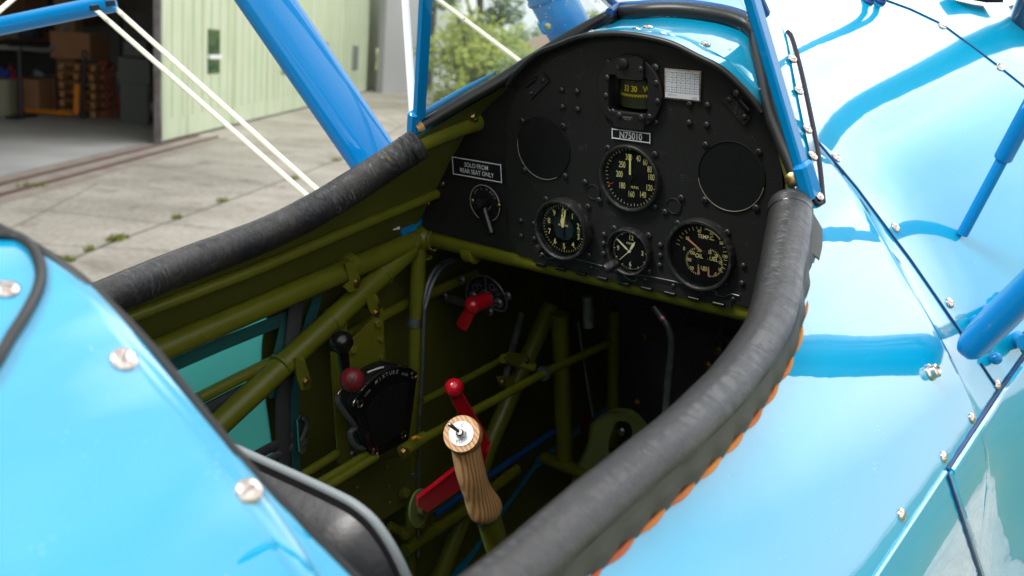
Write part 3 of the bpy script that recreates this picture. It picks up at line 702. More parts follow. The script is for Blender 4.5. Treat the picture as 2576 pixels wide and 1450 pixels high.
# altimeter
AL = pn(-93.5, 77.8)
def mk_al(b, c):
    lathe(b, c + OUT * .0002, OUT, [(.0150, 0), (.0150, .0003)], 48, 2)
    for k in range(10):
        a = math.radians(36 * k); d = V((0, -math.sin(a), math.cos(a))); text(b, str(k), c + d * .0232, RT, UPV, .0070, 1, .85, bold=.008)
    for k in range(50):
        if 14 <= k <= 14: continue
        tick(b, c, math.radians(7.2 * k), .0290 - (.0022 if k % 5 == 0 else 0), .0312, .0005)
    text(b, 'ALTITUDE', c + V((-.0006, 0, .0048)), RT, UPV, .0024, 1, .95, bold=.02)
    text(b, '1000 FEET', c + V((-.0006, 0, .0110)), RT, UPV, .0012, 1); text(b, '10000 FEET', c + V((-.0006, 0, .0085)), RT, UPV, .0012, 1)
    text(b, '100', c + V((0, .0063, .0262)), RT, UPV, .0012, 1); text(b, 'FEET', c + V((0, -.0063, .0262)), RT, UPV, .0012, 1)
    for k, s in enumerate(['298', '299', '300']): text(b, s, c + V((0, -.0228, .0028 - k * .0031)), RT, UPV, .0022, 1, .8)
g = gauge('altimeter', AL + OUT * .006, .0395, .0120, ['dial', 'lume', 'dial2'], mk_al, face=.0015)
b = MB(); lathe(b, AL, OUT, [(.0385, -.001), (.0385, .0075)], 48); b.build('case_rim', M['bezel'], g)
ac = AL + OUT * .0075
b = MB(); hand(b, ac, math.radians(12), [(-.001, .0007), (.008, .0013), (.0265, .0008), (.0268, .0004)], .0026); b.build('long_pointer', M['lume'], g)
b = MB(); hand(b, ac, math.radians(-2), [(-.001, .0008), (.010, .0028), (.0165, .0004)], .0016); hand(b, ac, math.radians(-2), [(.0165, .0014), (.0205, .0001)], .0014); b.build('short_pointer', M['lume'], g)
b = MB(); hand(b, ac, math.radians(176), [(.002, .0010), (.0115, .0022)], .0014); lathe(b, ac, OUT, [(.0025, .001), (.0025, .0036)], 20); b.build('counterweight', M['black_m'], g)
p = ppx(*q4(290, 715), 6); b = MB(); tube(b, [p + V((.008, .004, -.002)), p + V((-.012, .008, -.004))], .0058, 20); b.build('setting_knob', M['bezel'], g)
place('silver', 'screw', ppx(*q4(265, 650), 6), OUT, g, s=1.1)
# clock
CK = pn(0, 91.2)
def mk_ck(b, c):
    for s, a in (('12', 4), ('3', 90), ('6', 180), ('9', 272)):
        a = math.radians(a); d = V((0, -math.sin(a), math.cos(a))); text(b, s, c + d * .0170, RT, UPV, .0060, 1, .85, bold=.01)
    text(b, '8 DAY', c + V((0, .0012, .0095)), RT, UPV, .0022, 1, .9, bold=.02)
    for k in range(60): tick(b, c, math.radians(6 * k), .0226 if k % 5 else .0212, .0238, .0004 if k % 5 else .0009)
g = gauge('clock', CK + OUT * .002, .0295, .0090, ['dial', 'lume_w'], mk_ck)
ck = CK + OUT * .002
b = MB(); hand(b, ck, math.radians(30), [(.003, .0008), (.0045, .0014), (.011, .0017), (.0155, .0002)], .0018); b.build('hour_hand', M['lume_w'], g)
b = MB(); hand(b, ck, math.radians(-52), [(.003, .0008), (.005, .0011), (.0195, .0008), (.0215, .0001)], .0026); b.build('minute_hand', M['lume_w'], g)
b = MB(); hand(b, ck, math.radians(226), [(.003, .0004), (.0195, .0004)], .0014); lathe(b, ck, OUT, [(.0018, .001), (.0018, .0034)], 16); b.build('second_hand', M['lume_w'], g)
p0 = ppx(*q4(1090, 900), 2); p1 = ppx(*q4(985, 955), 16); b = MB(); lathe(b, p0, p1 - p0, [(.0052, 0), (.0064, .002), (.0064, .021), (.0055, .0225), (0.0, .0225)], 24); b.build('winding_knob', M['bezel'], g)
# oil and fuel gauge
TG = pn(93.5, 77.8)
def mk_tg(b, c):
    K_ = lambda x, y: P(*q4(x, y), 0, c.x)
    for s, x, y, h in [('40', 1990, 553, .0042), ('60', 2128, 578, .0042), ('80', 2236, 685, .0042), ('100', 2273, 835, .0040), ('20', 1860, 630, .0038), ('0', 1822, 745, .0042), ('150', 1912, 793, .0040), ('100', 1875, 868, .0040), ('50', 1910, 963, .0042), ('0', 1990, 1020, .0032),
                       ('200', 1992, 768, .0032), ('25', 2107, 787, .0040), ('20', 2177, 828, .0040), ('15', 2222, 902, .0040), ('10', 2218, 978, .0040), ('5', 2172, 1030, .0040), ('0', 2100, 1050, .0032), ('OIL', 1987, 827, .0050), ('FUEL', 2137, 860, .0050), ('TEMP.C.', 2065, 620, .0046), ('LBS.', 2047, 963, .0042), ('SQ.IN.', 2047, 990, .0016)]:
        text(b, s, K_(x, y), RT, UPV, h, 1, .78 if s[0].isdigit() else .9, bold=.012)
    for k in range(22):
        a = -78 + k * 9.5
        if 8 < a < 44: continue
        tick(b, c, math.radians(a), .0300 if k % 2 else .0285, .0330, .0006)
    for k in range(12):
        a0, a1 = math.radians(9 + k * 3.1), math.radians(9 + (k + 1) * 3.1); f = lambda a, r: c + V((-.0003, -math.sin(a) * r, math.cos(a) * r))
        b.add([f(a0, .0312), f(a0, .0328), f(a1, .0328), f(a1, .0312)], [(0, 1, 2, 3)], 1, False)
    for cx, cy, r_, a0, a1, n in ((1985, 890, .0170, 185, 355, 20), (2098, 905, .0175, 5, 172, 24)):
        cc_ = K_(cx, cy)
        for k in range(n): tick(b, cc_, math.radians(a0 + (a1 - a0) * k / (n - 1)), r_ - (.0022 if k % 5 else .0036), r_, .0006)
g = gauge('oil_and_fuel_gauge', TG, .0430, .0095, ['dial', 'lume'], mk_tg)
def needle(q, a, c_, w, nm):
    A = P(*q(*a), 0, TG.x - .0026); B_ = P(*q(*c_), 0, TG.x - .0026); d = (B_ - A); L = d.length; d.normalize(); s = V((0, -d.z, d.y))
    b = MB(); prism(b, [A + s * w * .5, A + d * L * .85 + s * w, B_, A + d * L * .85 - s * w, A - s * w * .5][::1], OUT * .0006); return b.build(nm, M['lume_o'], g)
needle(q4, (2018, 775), (1838, 618), .0011, 'temperature_pointer'); needle(q4, (1980, 922), (1984, 1036), .0012, 'oil_pointer'); needle(q4, (2094, 950), (2094, 1060), .0012, 'fuel_pointer')
b = MB()
for x, y in ((2045, 790), (2085, 825), (1985, 885), (2098, 905)): lathe(b, P(*q4(x, y), 0, TG.x), OUT, [(.0028, .0), (.0028, .0025)], 18)
b.build('pointer_hubs', M['black_m'], g)
# magnetic compass
CP = pn(0, -100.3); g = empty('compass'); g.parent = root
b = MB()
def rr(y0, y1, z0, z1, rad, n=5):
    o = []
    for cy, cz, a0 in ((y1 - rad, z1 - rad, 0), (y0 + rad, z1 - rad, 90), (y0 + rad, z0 + rad, 180), (y1 - rad, z0 + rad, 270)):
        for k in range(n): a = math.radians(a0 + 90 * k / (n - 1)); o.append((cy + rad * math.cos(a), cz + rad * math.sin(a)))
    return o
wy0, wy1, wz0, wz1 = -.0248, .0272, -.0222, .0190
hq = rr(wy0, wy1, wz0, wz1, .004, 13); n_ = 96; hole = []; outer = []
for k in range(n_):
    a = 2 * math.pi * k / n_; d = V((math.cos(a), math.sin(a))); best = .02
    for i in range(len(hq)):
        p, q = hq[i], hq[(i + 1) % len(hq)]; den = d.x * (q[1] - p[1]) - d.y * (q[0] - p[0])
        if abs(den) < 1e-12: continue
        t = (p[0] * (q[1] - p[1]) - p[1] * (q[0] - p[0])) / den; u_ = (p[0] * d.y - p[1] * d.x) / den
        if t > 0 and -.001 <= u_ <= 1.001: best = t; break
    hole.append((d.x * best, d.y * best)); outer.append((d.x * .0425, d.y * .0425))
vsx = []; rings = [(outer, 0), (outer, .0048), ([(y * .975, z * .975) for y, z in outer], .0060), ([(y * 1.03, z * 1.03) for y, z in hole], .0060), (hole, .0050), (hole, -.002)]
for pts_, h in rings: vsx += [CP + V((-h, y, z)) for y, z in pts_]
b.add(vsx, [(i * n_ + k, i * n_ + (k + 1) % n_, (i + 1) * n_ + (k + 1) % n_, (i + 1) * n_ + k) for i in range(len(rings) - 1) for k in range(n_)], 0, True)
b.build('compass_face', M['black_m'], g, auto=30)
b = MB(); prism(b, [CP + V((-.006, y, z)) for y, z in rr(-.0215, .0130, .0165, .0400, .003)], (-.0045, 0, 0)); b.build('lamp_cover', M['black_m'], g)
b = MB(); lathe(b, CP + V((-.0105, .0030, .0335)), OUT, [(.0062, 0), (.0060, .003), (.0045, .004), (0.0, .004)], 24); b.build('lamp_knob', M['black_m'], g)
b = MB(); prism(b, [CP + V((-.006, y, z)) for y, z in rr(-.0220, .0190, -.0400, -.0235, .003)], (-.003, 0, 0)); text(b, 'COMPENSATE', CP + V((-.0092, -.001, -.0268)), RT, UPV, .0016, 1, .9); text(b, 'N-S  E-W', CP + V((-.0092, -.001, -.0292)), RT, UPV, .0014, 1)
b.build('compensator_cover', [M['black_m'], M['grey_l']], g)
b = MB(); lathe(b, CP + V((.033, 0, -.019)), (0, 0, 1), [(.0305, 0), (.0305, .031)], 40, 0)
cyl = lambda a, z: CP + V((.033 - math.cos(a) * .0308, math.sin(a) * .0308 + .0, z))
for s, ad in (('33', 14), ('30', -5), ('W', -32)):
    a = math.radians(ad); text(b, s, cyl(a, .0035), V((-math.sin(a), -math.cos(a), 0)), UPV, .0068, 1, .8, bold=.015, lift=.0004)
for k in range(-14, 15):
    a = math.radians(k * 3.0 - 8); e = V((-math.sin(a), -math.cos(a), 0)) * .00038; t_ = -.0030; bt = -.0052 if k % 2 else -.0062
    b.add([cyl(a, t_) + e, cyl(a, t_) - e, cyl(a, bt) - e, cyl(a, bt) + e], [(0, 1, 2, 3)], 1, False)
b.build('compass_drum', [mat('compass_card_drum', (.030, .034, .012), .5), M['amber']], g)
b = MB(); tube(b, [CP + V((.0112, .0005, .014)), CP + V((.0105, .001, -.004)), CP + V((.0112, -.001, -.018))], .0005, 6, smooth=3); b.build('lubber_line', M['amber'], g)
b = MB(); box(b, CP + V((.045, .001, -.002)), (.002, .056, .046)); box(b, CP + V((.022, .0285, -.002)), (.046, .002, .046)); box(b, CP + V((.022, -.0265, -.002)), (.046, .002, .046)); box(b, CP + V((.022, .001, .0205)), (.046, .056, .002)); box(b, CP + V((.022, .001, -.0245)), (.046, .056, .002)); b.build('compass_bowl', M['dial'], g)
b = MB(); prism(b, [CP + V((-.001, y, z)) for y, z in rr(wy0 - .001, wy1 + .001, wz0 - .001, wz1 + .001, .004)], (-.0006, 0, 0)); b.build('compass_glass', M['dglass'], g)
for x, y in [(970, 495), (958, 668), (1443, 545), (1455, 722), (1027, 822), (1378, 872)]: place('small', 'screw', ppx(*q2(x, y), 6.2), OUT, g, s=1.5)
for x, y in [(1085, 395), (1293, 412), (1087, 857), (1300, 880)]: place('small', 'screw', ppx(*q2(x, y), 9.5), OUT, g, s=1.6)
M['blank'] = mat('recess_shade_black', (.007, .007, .0075), .42, spec=.45, bump=(40, .1, .0006))  # darker than the panel: shade of a recess put into the colour
# covers over the unused holes
for cx, cy, r in ((-126.5, -19.1, .0398), (126.5, -19.1, .0398)):
    b = MB(); c = pn(cx, cy); lathe(b, c, OUT, [(r, -.001), (r, .0003), (r - .0009, .0006), (r - .0012, -.0006), (0.0, -.0006)], 60, 0); o = b.build('blank_cover', M['blank'], root)
    b = MB(); pts = []
    for k in range(31): a = math.radians(190 + 160 * k / 30 if cx > 0 else 170 + 130 * k / 30); pts.append(c + V((-.0006, -math.cos(a) * (r - .0004), math.sin(a) * (r - .0004))))
    tube(b, pts, .0004, 6); b.build('rim_highlight', M['ring'], o)  # pale arc draws the highlight along the cover's lower rim
for x, y in ((400, 775), (1372, 945)):
    c = ppx(*q3(x, y), .0); b = MB(); lathe(b, c, OUT, [(.0098, -.001), (.0098, .0005), (.0088, .0009), (.0084, -.0004), (0.0, -.0004)], 36); b.build('small_blank_cover', M['panel'], root)
# magneto switch
g = empty('magneto_switch'); g.parent = root; ms = ppx(*q1(1172, 1018), -3)
b = MB(); lathe(b, ms, OUT, [(.0262, 0), (.0262, .0022), (.0255, .0028), (0.0, .0028)], 48, 0)
for a0, a1, r_ in ((-118, 232, .0252), (-60, 150, .0098)):
    pts = [ms + V((-.0030, -math.cos(math.radians(a)) * r_, math.sin(math.radians(a)) * r_)) for a in [a0 + (a1 - a0) * k / 40 for k in range(41)]] if r_ > .02 else [ms + V((-.0030, -math.cos(math.radians(a)) * r_, math.sin(math.radians(a)) * r_)) for a in [a0 + (a1 - a0) * k / 24 for k in range(25)]]
    if r_ > .02: pts = [ms + V((-.0030, -math.cos(math.radians(a)) * r_, math.sin(math.radians(a)) * r_)) for a in [-62 + 304 * k / 40 for k in range(41)]]
    tube(b, pts, .0006, 6, mi=1)
for s, ad, rad in (('OFF', -42, .0205), ('L', -12, .0208), ('R', 14, .0208), ('BOTH', 46, .0205)):
    if len(s) == 1: A = [(s, ad)]
    else: A = [(ch, ad + (k - (len(s) - 1) / 2) * 9.5) for k, ch in enumerate(s)]
    for ch, aa in A:
        a = math.radians(aa); d = V((0, -math.sin(a), math.cos(a))); text(b, ch, ms + d * rad + V((-.0030, 0, 0)), V((0, -math.cos(a), -math.sin(a))), d, .0030, 2, .85)
b.build('switch_plate', [M['dial'], M['ring'], M['grey_l']], g)
for x, y in ((985, 990), (1343, 1055)): place('gold', 'brass_screw', ppx(*q1(x, y), .5), OUT, g, s=.95)
b = MB(); pv = ms + V((0, 0, .001)); ob = ppx(*q1(1060, 1045), 22)
lathe(b, pv, ob - pv, [(.0098, .002), (.0092, .012), (.0080, .024), (.0060, .0275), (0.0, .028)], 28)
k0 = pv + (ob - pv).normalized() * .014; k1 = P(1236, 592, 0, -.020)
tube(b, [k0, k0.lerp(k1, .35), k0.lerp(k1, .9), k1], [.0075, .0072, .0080, .0060], 14, flat=.75, smooth=4); b.build('switch_lever', M['black'], g)

# ---------------------------------------------------------------- windshield
ws = empty('windshield'); ws.parent = root
BASE = [V((-.088, .246, .056)), V((-.05, .214, .080)), V((-.014, .186, .100)), V((.037, .154, .127)), V((.095, .118, .156)), V((.124, .100, .171))]
TR = V((-.135, .151, .365)); TF = V((-.100, .128, .338))
mir = lambda p: V((p.x, -p.y, p.z))
ZL = V((0, 0, .004))
for f in (lambda p: p, mir):
    s_ = 1 if f(V((0, 1, 0))).y > 0 else -1
    # side pane
    n = len(BASE); top = [TR.lerp(TF, k / (n - 1)) for k in range(n)]
    b = MB(); o1 = [f(p + ZL) for p in BASE]; o2 = [f(p) for p in top]; off = V((0, -.0026 * s_, 0))
    vs = o1 + o2 + [p + off for p in o1] + [p + off for p in o2]
    fs = []
    for i in range(n - 1): fs += [(i, i + 1, n + i + 1, n + i), (2 * n + i + 1, 2 * n + i, 3 * n + i, 3 * n + i + 1)]
    b.add(vs, fs, 0, False); b.build('side_pane', M['glass'], ws)
    # rear post: flat blue bar leaning inwards, foot bolted to the skin
    A = BASE[0] + V((-.004, .002, -.004)); Bp = TR; d = (Bp - A).normalized(); xx = V((1, 0, 0)); xx = (xx - d * xx.dot(d)).normalized(); yy = d.cross(xx)
    b = MB(); L = (Bp - A).length; dd = f(d); x_ = f(xx); y_ = f(yy)
    box(b, f(A + d * (L / 2)), (.016, .010, L), (x_, y_, dd), bev=.002); box(b, f(A + V((-.003, .001, .006))), (.022, .014, .036), (x_, y_, dd), bev=.003)
    b.build('frame_post', M['blue2'], ws)
    b = MB(); pts = [f(p + V((0, .001, .010))) for p in BASE[:3]]; tube(b, pts, [.0045, .0040, .0012], 10, flat=.5, smooth=3, flatdir=(0, 0, 1)); b.build('sill_strip', M['blue2'], ws)
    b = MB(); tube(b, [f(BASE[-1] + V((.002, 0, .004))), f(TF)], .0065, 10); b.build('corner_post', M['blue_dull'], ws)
    # black gasket along the foot
    b = MB(); pts = [f(p + V((-.004 - .003 * k, -.006, -.001))) for k, p in enumerate(BASE[:-1])] + [f(V((.128, .094, .171)))]
    tube(b, pts, [.0075, .0078, .0078, .0080, .0082, .0060], 14, smooth=4, wob=lambda L, t: .05 * math.sin(L * 160) * max(0, math.sin(L * 22)))
    b.build('gasket', M['rubber'], ws)
# wire end of the gasket: frayed brown tip
b = MB(); tube(b, [BASE[0] + V((-.006, -.007, .000)), BASE[0] + V((-.013, -.004, -.003))], [.0068, .0045], 10); b.build('frayed_gasket_end', mat('frayed_fibre', (.40, .22, .09), .9, bump=(500, .6, .001)), ws)
cp = [hit(x, y, .006)[0] for x, y in [(1532, 62), (1560, 46), (1608, 44), (1685, 40), (1760, 46), (1835, 60), (1880, 80), (1903, 108)]]
b = MB(); tp = [p + V((-.224, -p.y * -.28, .167)) for p in cp]; n = len(cp)
b.add(cp + tp, [(i, i + 1, n + i + 1, n + i) for i in range(n - 1)], 0, True); b.build('centre_pane', M['glass'], ws)
b = MB(); tube(b, cp, [.0055, .0088, .0098, .0100, .0100, .0100, .0095, .0085], 14, smooth=4, wob=lambda L, t: .04 * math.sin(L * 300) * max(0, math.sin(L * 26 + 1))); b.build('gasket', M['rubber'], ws)
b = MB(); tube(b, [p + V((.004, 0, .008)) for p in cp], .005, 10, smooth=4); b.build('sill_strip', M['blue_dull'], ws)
b = MB(); tube(b, [TR, TF] + [tp[k] for k in range(1, n - 1)] + [mir(TF), mir(TR)], .0065, 10, smooth=3); b.build('top_rail', M['blue2'], ws)
# fixing flange on the near side, with its black edge and screws
fl_in = [(1965, 60), (1978, 100), (1992, 180), (2008, 262), (2030, 370), (2043, 430), (2050, 495)]; fl_out = [(1978, 84), (1990, 100), (2008, 165), (2027, 250), (2046, 345), (2058, 420), (2066, 512)]
A = [hit(x, y, .0022)[0] for x, y in fl_in]; B_ = [hit(x, y, .0022)[0] for x, y in fl_out]
b = MB(); arc_strip(b, smooth_path(A, 4), smooth_path(B_, 4)); b.build('fixing_flange', mat('bare_blue_white_flange', (.35, .45, .55), .18, metal=.6, coat=.6), ws)
b = MB(); tube(b, B_, .0027, 10, smooth=5); tube(b, [B_[-1], hit(2052, 517, .002)[0], hit(2040, 500, .002)[0]], .0022, 8, smooth=3); b.build('flange_edging', mat('plum_black_edging', (.012, .006, .014), .7, bump=(300, .5, .001)), ws)
for x, y in ((1990, 152), (2006, 232), (2027, 330), (2040, 397), (2055, 497)): p, n_2 = hit(x, y, .0026); place('chrome', 'screw', p, n_2, ws, rot=x)
p, n_2 = hit(2026, 475, .006); b = MB(); lathe(b, p - n_2 * .003, n_2, [(.0075, 0), (.0075, .003), (.0064, .0062), (.003, .0085), (0.0, .0088)], 24); b.build('foot_bolt', M['chrome'], ws)
p = P(1050, 322, 1, .252); b = MB(); ball(b, p, .0048); b.build('foot_bolt', M['chrome'], ws)
p = P(1994, 452, 1, -.236); b = MB(); lathe(b, p, (-1, -.3, .3), [(.007, 0), (.007, .004), (.004, .006), (0, .006)], 16); b.build('gasket_clip', M['brass'], ws)

# ================================================================ frame tubes, controls
qT = cq(1200, 1150, 2.231); qS = cq(1200, 1400, 1.9054); qU = cq(1900, 1100, 1.8125); qW = cq(900, 1600, 2.585); qC = cq(1200, 700, 1.9592)
def ftube(name, pts, r, mt='olive', sm=0, seg=18, parent=root, **k):
    b = MB(); tube(b, pts, r, seg, smooth=sm, **k); return b.build(name, M[mt], parent)
def collar(px, py, ax, v, d, r, parent, w=.010, mt='olive'):
    c = P(px, py, ax, v); d = V(d).normalized(); b = MB(); lathe(b, c - d * w / 2, d, [(r * 1.01, 0), (r * 1.10, .0008), (r * 1.10, w - .0008), (r * 1.01, w)], 24); return b.build('collar', M[mt], parent)
YL = .355
J = V((.012, YL, -.143))
lon = ftube('longeron', [J + V((.9, .02, .01)), J, V((-1.2, YL, -.134))], .0147)
lonr = ftube('longeron', [V((.9, -.350, -.133)), V((.012, -.338, -.143)), V((-1.2, -.336, -.140))], .0147)
crs = ftube('cross_tube', [V((.020, YL, -.143)), V((.020, -YL, -.143))], .0148)
dg = ftube('diagonal_tube', [J + V((-.03, 0, -.008)), V((-.366, YL, -.262)), V((-.80, YL, -.405))], .0155)
vt = ftube('upright_tube', [V((.0, YL, -.15)), V((-.085, YL, -.675)), V((-.12, YL, -.86))], .0112)
ftube('upright_tube', [V((.0, -YL, -.15)), V((-.085, -YL, -.675)), V((-.12, -YL, -.86))], .0112)
b = MB(); ball(b, J + V((-.004, 0, 0)), .0195, seg=24)
for d_, r_, o_ in (((-1, 0, .007), .0152, .030), ((0, -1, 0), .0153, .022), ((-.166, 0, -1), .0118, .030), ((-.95, 0, -.32), .0160, .062)):
    d_ = V(d_).normalized(); q_ = J + d_ * o_ + (V((-.03, 0, -.008)) if r_ == .0160 else V()); rg = []
    u_, w_, _ = frame(d_)
    for k in range(33): a_ = 2 * math.pi * k / 32; rg.append(q_ + (u_ * math.cos(a_) + w_ * math.sin(a_)) * r_ + d_ * .0012 * math.sin(a_ * 11))
    wb_ = MB(); tube(wb_, rg, .0016, 6); wb_.build('weld_bead', M['olive'], root)
b.build('welded_joint', M['olive'], root)
up_t = ftube('coaming_tube', [P(1232, 300, 1, .235), P(1180, 312, 1, .238), P(1090, 345, 1, .243), P(1012, 384, 1, .247), P(970, 412, 1, .250)], .0125, sm=4)
ftube('rail_tube', [P(1100, 487, 1, .318), P(870, 583, 1, .318), P(640, 680, 1, .318), P(320, 800, 1, .318), P(-100, 960, 1, .318)], .0070)
bd = ftube('brace_tube', [P(1385, 770, 1, YL), P(1240, 1100, 1, YL), P(1100, 1470, 1, YL), P(1075, 1530, 1, YL)], .0150)
v2 = ftube('upright_tube', [P(1408, 790, 1, .33), P(1412, 900, 1, .33), P(1421, 1175, 1, .33)], .0155)
ftube('pedal_cross_tube', [P(1366, 1150, 0, .30), P(1440, 1180, 0, .30), P(1560, 1222, 0, .30), P(1800, 1300, 0, .30)], .0115)
ftube('brace_tube', [P(1545, 780, 0, .5), P(1540, 1120, 0, .5)], .012)
ftube('rear_tube', [P(840, 860, 1, .385), P(1020, 765, 1, .385), P(1195, 690, 1, .385)], .0085)
ftube('rear_tube', [P(1020, 1385, 1, .34), P(1160, 1290, 1, .34), P(1300, 1180, 1, .34)], .0105)
# collars and clips on the tubes
collar(878, 668, 1, YL, (1, 0, 0), .0147, lon, .016)
for x, y, w in ((925, 752, .012), (838, 806, .012), (738, 908, .014), (706, 918, .004)): collar(x, y, 1, YL, (-.366 + .03, 0, -.115), .0155, dg, w)
collar(1188, 633, 0, .02, (0, 1, 0), .0148, crs, .018)
for x, y, w, mt in ((1043, 810, .013, 'alu'), (1037, 1190, .010, 'alu'), (1036, 1255, .003, 'olive'), (1036, 1295, .003, 'olive'), (1030, 1340, .022, 'olive')): collar(x, y, 1, YL, (-.08, 0, -.52), .0112, vt, w, mt)
def clip(pix, y, bolt, parent, th=.003, mt='olive_f'):
    b = MB(); prism(b, [P(px_, py_, 1, y) for px_, py_ in pix], (0, .0022, 0)); o = b.build('clip_tab', M[mt], parent)
    if bolt: bb = MB(); hexbolt(bb, P(*bolt, 1, y), (-.25, -1, .1), .0048, .0045); bb.build('clip_bolt', M['brass'], parent)
    return o
clip([(868, 662), (890, 656), (906, 700), (904, 728), (880, 736), (864, 722), (880, 708)], YL - .017, (896, 713), lon)
clip([(920, 748), (940, 736), (952, 778), (958, 792), (944, 800), (930, 782)], YL - .017, (945, 789), dg)
clip([(742, 900), (768, 912), (782, 955), (780, 978), (760, 982), (748, 955)], YL - .018, (769, 961), dg)
clip([(848, 862), (842, 812), (872, 802), (874, 850)], YL - .010, None, dg)
# gusset plate and bracket strip behind the quadrant
gs = clip([qT(528, 8), qT(543, 480), qT(300, 560), qT(235, 500), qT(240, 308), qT(480, 70)], .335, None, root); gs.name = 'gusset_plate'
for x, y, s in ((480, 140, 1), (268, 360, 1), (503, 272, .55), (503, 420, .55)): bb = MB(); hexbolt(bb, P(*qT(x, y), 1, .334), (-.2, -1, .1), .0058 * s, .004); bb.build('plate_bolt', M['olive_f'], gs)
bs = clip([qT(92, 378), qT(160, 386), qT(215, 760), qT(258, 1290), qT(205, 1335), qT(155, 1312), qT(120, 800)], .330, None, root); bs.name = 'quadrant_bracket'
place('silver', 'screw', P(*qT(280, 1232), 1, .327), (-.3, -1, .2), bs, s=1.3)
# push rods
ftube('push_rod', [P(570, 1290, 1, .29), P(800, 1228, 1, .275)], .006) if 0 else None
ftube('push_rod', [P(*qW(510, 530), 1, .33), P(*qW(945, 262), 1, .33)], .0062, 'olive')
ftube('push_rod', [P(*qW(500, 690), 1, .285), P(*qW(700, 590), 1, .285), P(*qW(1230, 270), 1, .285)], .0060, 'olive')
ftube('push_rod', [P(*qW(650, 710), 1, .275), P(*qW(800, 615), 1, .275), P(*qW(1320, 290), 1, .275)], .0062, 'olive')
pr = ftube('push_rod', [P(1016, 1136, 1, .25), P(1052, 1112, 1, .25), P(1375, 935, 1, .25), P(1535, 862, 1, .25)], .0068, 'olive')
b = MB(); tube(b, [P(1012, 1137, 1, .25), P(1068, 1100, 1, .25)], .0092, 14); b.build('fork_end', M['olive'], pr); bb = MB(); hexbolt(bb, P(1017, 1138, 1, .240), (-.3, -1, .2), .005, .004); bb.build('fork_bolt', M['brass'], pr)
b = MB(); tube(b, [P(1036, 1104, 1, .240), P(1044, 1100, 1, .239), P(1055, 1102, 1, .240)], .0022, 6); b.build('yellow_mark', M['yellow'], pr)
b = MB(); lathe(b, P(1368, 939, 1, .25), (1, 0, -.1), [(.012, -.003), (.0125, .002), (.0098, .004)], 20); b.build('guide_ring', M['alu'], pr)
ftube('push_rod', [P(1062, 1010, 1, .34), P(1180, 950, 1, .34), P(1285, 893, 1, .34)], .0058, 'olive')
ftube('push_rod', [P(500, 1003, 1, .37), P(600, 952, 1, .37), P(682, 912, 1, .37)], .0078, 'olive')
lk = ftube('bell_crank', [P(1266, 902, 1, .30), P(1300, 912, 1, .30), P(1345, 925, 1, .28)], .0075, 'olive'); clip([(1282, 885), (1325, 893), (1332, 915), (1290, 918), (1268, 900)], .29, (1322, 908), lk); clip([(1250, 948), (1290, 945), (1300, 968), (1262, 975)], .31, (1262, 962), lk)
# coil sheathed cable
b = MB(); c0, c1 = P(1312, 788, 1, .31), P(1272, 948, 1, .31); pts = []
for k in range(240):
    t = k / 239; a = k * .95; u_, w_, _ = frame(c1 - c0); pts.append(c0.lerp(c1, t) + u_ * math.cos(a) * .0048 + w_ * math.sin(a) * .0048)
tube(b, pts, .0013, 5); b.build('coil_spring', M['alu'], root)
# thin pale pipes along the upright
ftube('thin_pipe', [P(1138, 652, 1, .35), P(1105, 668, 1, .345), P(1082, 700, 1, .34), P(1070, 745, 1, .34), P(1066, 790, 1, .338)], .0030, 'alu', 5, 10)
ftube('thin_pipe', [P(1152, 654, 1, .35), P(1115, 672, 1, .34), P(1090, 710, 1, .335), P(1074, 760, 1, .335), P(1067, 800, 1, .335), P(1062, 950, 1, .335), P(1054, 1100, 1, .335), P(1052, 1400, 1, .335)], .0026, 'alu', 5, 10)
# hanging tube and hose under the panel
ftube('hanging_sleeve', [P(1478, 745, 0, .16), P(1482, 822, 0, .16)], .0085, 'alu')
ftube('drain_hose', [P(1645, 770, 0, .12), P(1662, 792, 0, .12), P(1682, 822, 0, .12), P(1690, 870, 0, .12), P(1681, 960, 0, .12), P(1674, 1065, 0, .12), P(1672, 1120, 0, .12)], .0056, 'alu', 5, 12)
b = MB(); tube(b, [P(1664, 796, 0, .118), P(1670, 803, 0, .118)], .0062, 10); b.build('red_band', M['red'], root)
ftube('control_cable', [P(1455, 810, 0, .30), P(1472, 930, 0, .30), P(1492, 1048, 0, .30)], .0024, 'alu', 0, 8)
for x, y in ((930, 300), (1430, 388), (1365, 490), (885, 745), (500, 760), (505, 1020)): bb = MB(); hexbolt(bb, P(*qU(x, y), 0, .66), (-1, 0, 0), .007, .006); bb.build('firewall_bolt', M['brass'], fw)
# blue fairing edge and small blue cover at the joint
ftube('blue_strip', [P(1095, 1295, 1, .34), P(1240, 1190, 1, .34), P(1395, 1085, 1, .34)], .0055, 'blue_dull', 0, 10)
b = MB(); p = P(1020, 570, 1, .36); box(b, p, (.026, .010, .018), (V((1, 0, .35)).normalized(), V((0, 1, 0)), V((-.35, 0, 1)).normalized()), bev=.002); o = b.build('blue_tab', M['blue2'], root)
b = MB(); tube(b, [P(1002, 573, 1, .352), P(987, 577, 1, .352)], [.0032, .0014], 8); b.build('white_tip', M['white'], o)
